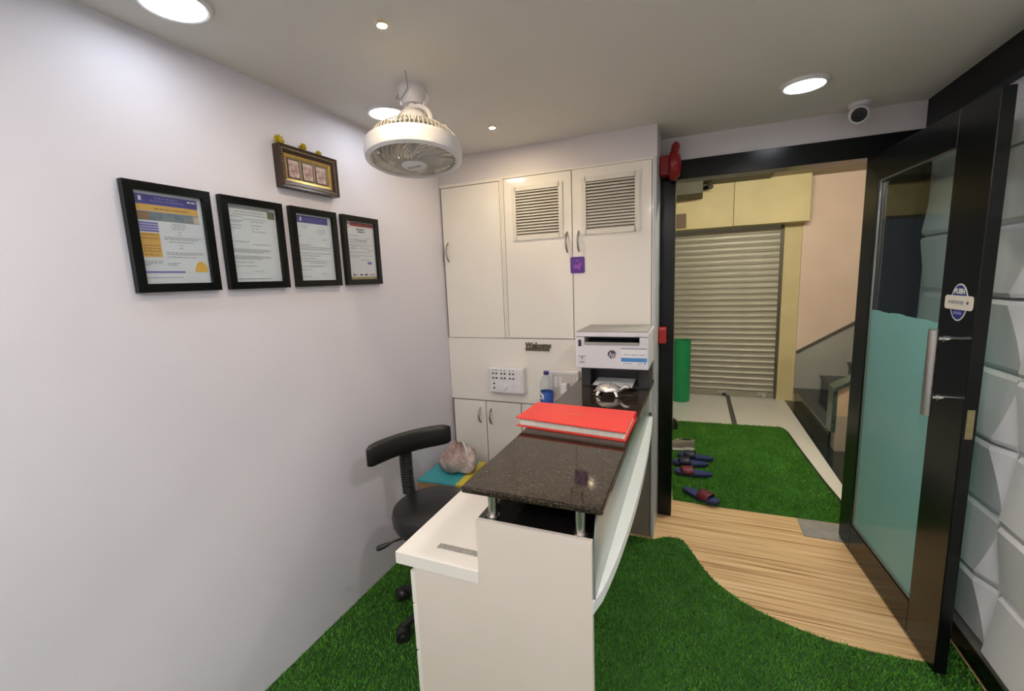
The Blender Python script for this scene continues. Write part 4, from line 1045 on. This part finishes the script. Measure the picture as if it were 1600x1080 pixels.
for k in range(60):
    a0 = 2*PI*k/60
    pts = [FW((r*math.cos(a0), r*math.sin(a0), z)) for r, z in ((0.088, 0.097), (0.130, 0.090), (FR-0.024, 0.070), (FR-0.012, 0.036))]
    obj('basket_rib', MB().tube(pts, 0.0024, 5), M['fanin'], bsk, smooth=True)
obj('motor_housing', MB().lathe([(0.060, 0.096), (0.064, 0.106), (0.060, 0.138), (0.045, 0.158), (0.0, 0.165)], FC, 32, FM), M['fanw'], ft, smooth=True)
# yoke + ceiling mount
yk = []
for k in range(13):
    a = PI*k/12; yk.append(FW((-0.088*math.cos(a), 0.0, 0.098+0.090*math.sin(a)**0.8)))
obj('yoke', MB().tube(yk, 0.009, 8), M['fanw'], ft, smooth=True)
apex = FW((0, 0, 0.186))
obj('ceiling_mount', MB().lathe([(0.058, 0.0), (0.060, -0.010), (0.054, -0.050), (0.046, -0.072), (0.0, -0.076)][::-1], mount, 32), M['fanw'], ft, smooth=True)
obj('swivel_stem', MB().tube([mount+Vector((0, 0, -0.072)), (mount+Vector((0, 0, -0.072))+apex)/2, apex], 0.016, 12), M['fanw'], ft, smooth=True)
obj('wire', MB().tube([(0.556, 1.538, ZC), (0.520, 1.60, ZC-0.035), (0.470, 1.62, ZC-0.060), (0.440, 1.63, ZC-0.05), (0.445, 1.65, ZC-0.02)], 0.0022, 6), M['ink'], ft, smooth=True)
obj('wire', MB().tube([(0.545, 1.68, ZC-0.03), (0.575, 1.66, ZC-0.06), (0.565, 1.64, ZC-0.11), FW((0.06, 0.0, 0.10)), FW((0.13, 0.03, 0.10)), FW((0.165, 0.05, 0.055))], 0.0025, 6), M['white'], ft, smooth=True)

# ------------------------------------------------------------------ security camera
CX, CY = 2.345, 2.875
cc = thing('security_camera', (CX, CY, ZC), 'white dome security camera on the ceiling above the doorway', 'camera')
obj('mount_base', MB().lathe([(0.0, -0.022), (0.040, -0.022), (0.050, -0.012), (0.052, 0.0)], (CX, CY, ZC), 28), M['white'], cc, smooth=True)
ld = Vector((-0.25, -1.0, -0.42)).normalized(); bc_ = Vector((CX-0.004, CY-0.006, ZC-0.048))
xa = Vector((0, 0, 1)).cross(ld).normalized(); ya = ld.cross(xa); LM = Matrix((xa, ya, ld)).transposed().to_4x4()
obj('ball', MB().ell(bc_, (0.045, 0.045, 0.042), 24, 14), M['white'], cc, smooth=True)
hs = obj('lens_housing', MB().lathe([(0.040, 0.010), (0.042, 0.030), (0.040, 0.056), (0.034, 0.058), (0.033, 0.050), (0.0, 0.050)], bc_, 28, LM), M['white'], cc, smooth=True)
obj('lens_face', MB().lathe([(0.033, 0.0502), (0.033, 0.053), (0.015, 0.054), (0.012, 0.050), (0.0, 0.0505)], bc_, 28, LM), M['blackplastic'], hs, smooth=True)

# ------------------------------------------------------------------ fire alarm hooter and call point
ah = thing('fire_alarm_sounder', (1.43, 2.885, 2.16), 'red fire alarm sounder mounted above the black door post', 'alarm')
AZ, AY = 2.255, 2.885
obj('body', MB().box((1.3875, AY-0.055, AZ-0.055), (1.446, AY+0.055, AZ+0.055)), M['redp'], ah, bevel=0.010, seg=3)
obj('horn_flange', MB().lathe([(0.078, 0.0), (0.085, 0.010), (0.083, 0.030), (0.060, 0.055), (0.025, 0.062), (0.0, 0.062)], (0, 0, 0), 32).xf(lambda p: Vector((1.444+p.z, AY-0.005+p.x, AZ+p.y))), M['redp'], ah, smooth=True)
obj('top_bracket', MB().prism([(1.446, AZ+0.06), (1.487, AZ+0.06), (1.497, AZ+0.108), (1.484, AZ+0.128), (1.468, AZ+0.128), (1.452, AZ+0.108)], lambda x, z: (x, AY-0.030, z), lambda x, z: (x, AY+0.020, z)), M['redp'], ah, bevel=0.005)
cp = thing('fire_call_point', (1.41, 2.92, 1.19), 'small red fire alarm call point beside the printer', 'alarm')
obj('housing', MB().box((1.3875, 2.885, 1.196), (1.432, 2.960, 1.298)), M['redbox'], cp, bevel=0.004)
obj('cover_rim', MB().box((1.392, 2.882, 1.284), (1.430, 2.8855, 1.294)), mat('pale_red', (0.70, 0.15, 0.13), 0.4), cp)

# ------------------------------------------------------------------ chair
CHX, CHY = 0.452, 1.682
ch = thing('office_chair', (CHX, CHY, 0), 'black swivel stool chair with round seat and curved low backrest', 'chair')
fw = Vector((0.23, -0.12, 0)).normalized(); sd_ = Vector((-fw.y, fw.x, 0))
obj('seat', MB().lathe([(0.0, 0.470), (0.165, 0.470), (0.187, 0.478), (0.200, 0.505), (0.203, 0.540), (0.195, 0.568), (0.170, 0.583), (0.10, 0.589), (0.0, 0.590)], (CHX, CHY, 0), 48), M['vinyl'], ch, smooth=True)
obj('seat_plate', MB().cyl((CHX, CHY, 0.455), (CHX, CHY, 0.470), 0.10, n=24), M['blackplastic'], ch)
obj('gas_column', MB().cyl((CHX, CHY, 0.10), (CHX, CHY, 0.30), 0.026, n=18).cyl((CHX, CHY, 0.29), (CHX, CHY, 0.456), 0.016, n=18), M['blackplastic'], ch, smooth=True)
# backrest: curved padded bar
bc0 = Vector((0.222, 1.805, 0.0)); bmh = []
nU, nV = 22, 14; V = []; F = []
for i in range(nU+1):
    t = -1+2*i/nU
    arc = t*0.235; cpos = bc0+sd_*arc+fw*(0.055*t*t)
    taper = max(0.02, (1-abs(t)**10))**0.5
    zc_ = 0.815
    for j in range(nV):
        a = 2*PI*j/nV
        ca, sa = math.cos(a), math.sin(a)
        dx = 0.026*math.copysign(abs(ca)**0.6, ca)*taper; dzv = 0.056*math.copysign(abs(sa)**0.6, sa)*(0.72+0.28*taper)
        V.append(cpos+fw*dx+Vector((0, 0, zc_+dzv)))
for i in range(nU):
    for j in range(nV):
        k = (j+1) % nV; F.append((i*nV+j, i*nV+k, (i+1)*nV+k, (i+1)*nV+j))
F += [tuple(range(nV)), tuple(range(nU*nV, (nU+1)*nV))]
obj('backrest', MB()._add(V, F), M['vinyl'], ch, smooth=True)
stem = [bc0+fw*0.02+Vector((0, 0, 0.475)), bc0+fw*-0.012+Vector((0, 0, 0.53)), bc0+fw*-0.022+Vector((0, 0, 0.66)), bc0+fw*-0.022+Vector((0, 0, 0.80))]
obj('back_stem', MB().tube([Vector((CHX, CHY, 0.462))-fw*0.05, bc0+fw*0.05+Vector((0, 0, 0.462))]+stem, 0.012, 8), M['blackplastic'], ch, smooth=True)
bel = []; rad = []
for k in range(45):
    t = k/44; q = stem[1].lerp(stem[3], t)+fw*(-0.006*math.sin(PI*t)); bel.append(q); rad.append(0.035 if k % 2 else 0.028)
obj('stem_bellows', MB().tube(bel, rad, 14), M['blackplastic'], ch)
lv = obj('height_lever', MB().tube([(0.40, 1.58, 0.462), (0.353, 1.499, 0.470), (0.318, 1.469, 0.458)], 0.005, 8), M['blackplastic'], ch, smooth=True)
obj('lever_grip', MB().tube([(0.334, 1.482, 0.463), (0.318, 1.469, 0.458), (0.296, 1.452, 0.450), (0.286, 1.444, 0.447)], [0.007, 0.011, 0.013, 0.009], 10), M['blackplastic'], lv, smooth=True)
obj('base_hub', MB().lathe([(0.045, 0.075), (0.045, 0.110), (0.030, 0.125), (0.0, 0.125)], (CHX, CHY, 0), 20), M['blackplastic'], ch, smooth=True)
aa0 = math.atan2(1.461-CHY, 0.385-CHX)
for k in range(5):
    a = aa0-k*2*PI/5; d_ = Vector((math.cos(a), math.sin(a), 0)); c0 = Vector((CHX, CHY, 0))
    n_side = Vector((-d_.y, d_.x, 0))
    q0 = c0+d_*0.03; q1 = c0+d_*0.235
    lg_ = obj('base_leg', MB().hexa([q0-n_side*0.022+Vector((0, 0, .078)), q1-n_side*0.014+Vector((0, 0, .060)), q1+n_side*0.014+Vector((0, 0, .060)), q0+n_side*0.022+Vector((0, 0, .078)), q0-n_side*0.020+Vector((0, 0, .108)), q1-n_side*0.012+Vector((0, 0, .078)), q1+n_side*0.012+Vector((0, 0, .078)), q0+n_side*0.020+Vector((0, 0, .108))]), M['blackplastic'], ch, bevel=0.004)
    cw = c0+d_*0.232
    sw = Vector((math.cos(a+0.9), math.sin(a+0.9), 0)); 
    obj('caster', MB().cyl(cw-sw*0.030+Vector((0, 0, 0.0345)), cw-sw*0.006+Vector((0, 0, 0.0345)), 0.032, n=18).cyl(cw+sw*0.006+Vector((0, 0, 0.0345)), cw+sw*0.030+Vector((0, 0, 0.0345)), 0.032, n=18).cyl(cw+Vector((0, 0, 0.03)), cw+Vector((0, 0, 0.064)), 0.007, n=8).lathe([(0.034, 0.0), (0.030, 0.016), (0.014, 0.028), (0.0, 0.030)], cw+Vector((0, 0, 0.040)), 14), M['blackplastic'], lg_, smooth=True)

# ------------------------------------------------------------------ carton and plastic bag in the corner
cbx = thing('carton', (0.21, 2.31, 0), 'teal topped carton with yellow edges in the corner behind the chair', 'box')
BXY = [(0.045, 2.115), (0.345, 2.135), (0.335, 2.475), (0.035, 2.455)]
obj('body', quadslab(BXY, [0.001]*4, [0.430]*4), M['brownc'], cbx, bevel=0.003)
def lp(u, v):
    a_, b_, c_, d_ = [Vector((*p, 0)) for p in BXY]
    return (a_.lerp(b_, u)).lerp(d_.lerp(c_, u), v)
def lidquad(u0, u1, v0, v1, z0, z1):
    q = [lp(u0, v0), lp(u1, v0), lp(u1, v1), lp(u0, v1)]
    return quadslab([(p.x, p.y) for p in q], [z0]*4, [z1]*4)
obj('lid', lidquad(-0.01, 0.86, -0.01, 1.01, 0.430, 0.440), M['teal'], cbx)
obj('lid_stripe', lidquad(0.861, 1.01, -0.01, 1.01, 0.430, 0.440), M['yellow'], cbx)
pb_ = thing('plastic_bag', (0.225, 2.32, 0.4405), 'knotted translucent pinkish plastic bag on the carton', 'bag')
rb = random.Random(11); ph0 = [rb.uniform(0, 6) for _ in range(8)]
def lump(p, th, ph):
    k = 1+0.12*math.sin(3*ph+ph0[0])*math.sin(2*th+ph0[1])+0.09*math.sin(5*ph+ph0[2]+2*th)+0.07*abs(math.sin(4.5*ph+4*th+ph0[3]))+0.05*abs(math.sin(7*ph-6*th))
    q = p*k
    if q.z > 0: q.x *= 1-0.35*(q.z/0.10)**2 if q.z < 0.12 else 0.5; q.y *= 1-0.35*(q.z/0.10)**2 if q.z < 0.12 else 0.5
    if q.z < -0.062: q.z = -0.062+0.15*(q.z+0.062)
    return q
obj('body', MB().ell((0.225, 2.325, 0.513), (0.112, 0.105, 0.095), 40, 24, fn=lump), M['bag'], pb_, smooth=True)
obj('knot', MB().tube([(0.235, 2.325, 0.590), (0.245, 2.325, 0.612), (0.238, 2.325, 0.628)], [0.022, 0.012, 0.020], 10), M['bag'], pb_, smooth=True)
obj('handle_loop', MB().tube([(0.255, 2.315, 0.640), (0.272, 2.31, 0.625), (0.290, 2.305, 0.595), (0.300, 2.30, 0.560), (0.298, 2.30, 0.525)], [0.004, 0.006, 0.008, 0.009, 0.006], 8), mat('white_film', (0.75, 0.72, 0.70), 0.35), pb_, smooth=True)

# ------------------------------------------------------------------ footwear on the corridor mat
def sole_outline(L, wf, wh, n=28, mir=1):
    pts = []
    for i in range(n):
        a = 2*PI*i/n; x = math.cos(a)*L/2
        t = (x+L/2)/L
        wd = wh+(wf-wh)*(0.5-0.5*math.cos(PI*min(1, t*1.25)))
        wd *= 1-0.10*math.sin(PI*t)*(1 if math.sin(a)*mir > 0 else 0.2)
        pts.append((x, math.copysign(abs(math.sin(a))**0.75, math.sin(a))*wd/2))
    return pts
def sandal(label, strapmat, loc, rotz, mir=1):
    t = thing('slide_sandal', (0, 0, 0), label, 'sandal', 'sandals on the corridor mat')
    o1 = sole_outline(0.29, 0.108, 0.080, mir=mir); o2 = [(x*0.965, y*0.93) for x, y in o1]
    def lift(x): return 0.006*max(0, (x-0.08)/0.06)**2
    so_ = obj('sole', MB().prism(o1, lambda x, y: (x, y, 0.001+lift(x)), lambda x, y: (x, y, 0.024+lift(x))), M['navy'], t, bevel=0.004)
    obj('footbed', MB().prism(o2, lambda x, y: (x, y, 0.0235+lift(x)), lambda x, y: (x, y, 0.0275+lift(x))), M['navyb'], so_)
    V = []; F = []; nA, nB = 12, 6
    for b in range(nB+1):
        xx = -0.005+0.085*b/nB
        for a in range(nA+1):
            an = PI*a/nA
            wid = 0.056-0.003*abs(b-3)
            V.append((xx+0.012*math.sin(an), wid*math.cos(an), 0.018+0.050*math.sin(an)**0.7*(0.85+0.05*(nB-b)/2)))
    for b in range(nB):
        for a in range(nA): F.append((b*(nA+1)+a, b*(nA+1)+a+1, (b+1)*(nA+1)+a+1, (b+1)*(nA+1)+a))
    s_ = obj('strap', MB()._add(V, F), strapmat, t, smooth=True)
    md = s_.modifiers.new('thickness', 'SOLIDIFY'); md.thickness = 0.004
    t.location = loc; t.rotation_euler = (0, 0, rotz); POS[t] = Vector(loc)
    return t
TZ = 0.016
sandal('blue slide sandal with maroon strap nearest the wood floor', M['maroon'], (1.660, 3.262, TZ), math.atan2(-0.189, 0.268), 1)
sandal('navy slide sandal with a reddish strap lying second from the wood floor', mat('red_strap', (0.22, 0.02, 0.04), 0.5, var=0.3), (1.610, 3.640, TZ), PI+0.05, -1)
sandal('navy slide sandal with dark strap, third from the wood floor', M['darkstrap'], (1.585, 3.830, TZ), PI+0.12, 1)
sandal('dark navy slide sandal behind the others, next to the taupe shoe', M['darkstrap'], (1.625, 3.985, TZ), PI-0.04, -1)
def shoe(label, up, sole, loc, rotz):
    t = thing('sneaker', (0, 0, 0), label, 'shoe', 'sneakers on the corridor mat')
    o1 = sole_outline(0.29, 0.105, 0.080)
    obj('sole', MB().prism(o1, lambda x, y: (x, y, 0.001), lambda x, y: (x*0.99, y*0.98, 0.028+(0.008 if x < -0.08 else 0))), sole, t, bevel=0.004)
    V = []; F = []; n = len(o1); lv_ = 6
    for k in range(lv_+1):
        q = k/lv_
        for x, y in o1:
            hgt = 0.095 if x < -0.02 else 0.095-0.055*min(1, (x+0.02)/0.13)
            sx = 1-0.10*q*q; sy = 1-0.42*q*q
            V.append((x*sx-0.006*q, y*sy*0.97, 0.024+(hgt-0.024)*math.sin(q*PI/2)))
    for k in range(lv_):
        for i in range(n): j = (i+1) % n; F.append((k*n+i, k*n+j, (k+1)*n+j, (k+1)*n+i))
    F.append(tuple(range(lv_*n, (lv_+1)*n)))
    obj('upper', MB()._add(V, F), up, t, smooth=True)
    obj('collar_opening', MB().ell((-0.075, 0, 0.0955), (0.045, 0.022, 0.003), 16, 6), M['blackplastic'], t, smooth=True)
    lc = MB()
    for k in range(4): lc.tube([(0.0+k*0.022, -0.026+k*0.002, 0.092-k*0.011), (0.004+k*0.022, 0, 0.0985-k*0.010), (0.0+k*0.022, 0.026-k*0.002, 0.092-k*0.011)], 0.0028, 6)
    obj('laces', lc, sole, t, smooth=True)
    t.location = loc; t.rotation_euler = (0, 0, rotz); POS[t] = Vector(loc)
    return t
shoe('taupe sneaker with a white sole half hidden by the door post', M['shoe'], M['solew'], (1.475, 4.17, TZ), PI+0.10)
shoe('black shoe at the far end of the mat by the door post', M['blackplastic'], M['blackplastic'], (1.36, 4.83, TZ), PI*0.5+0.6)
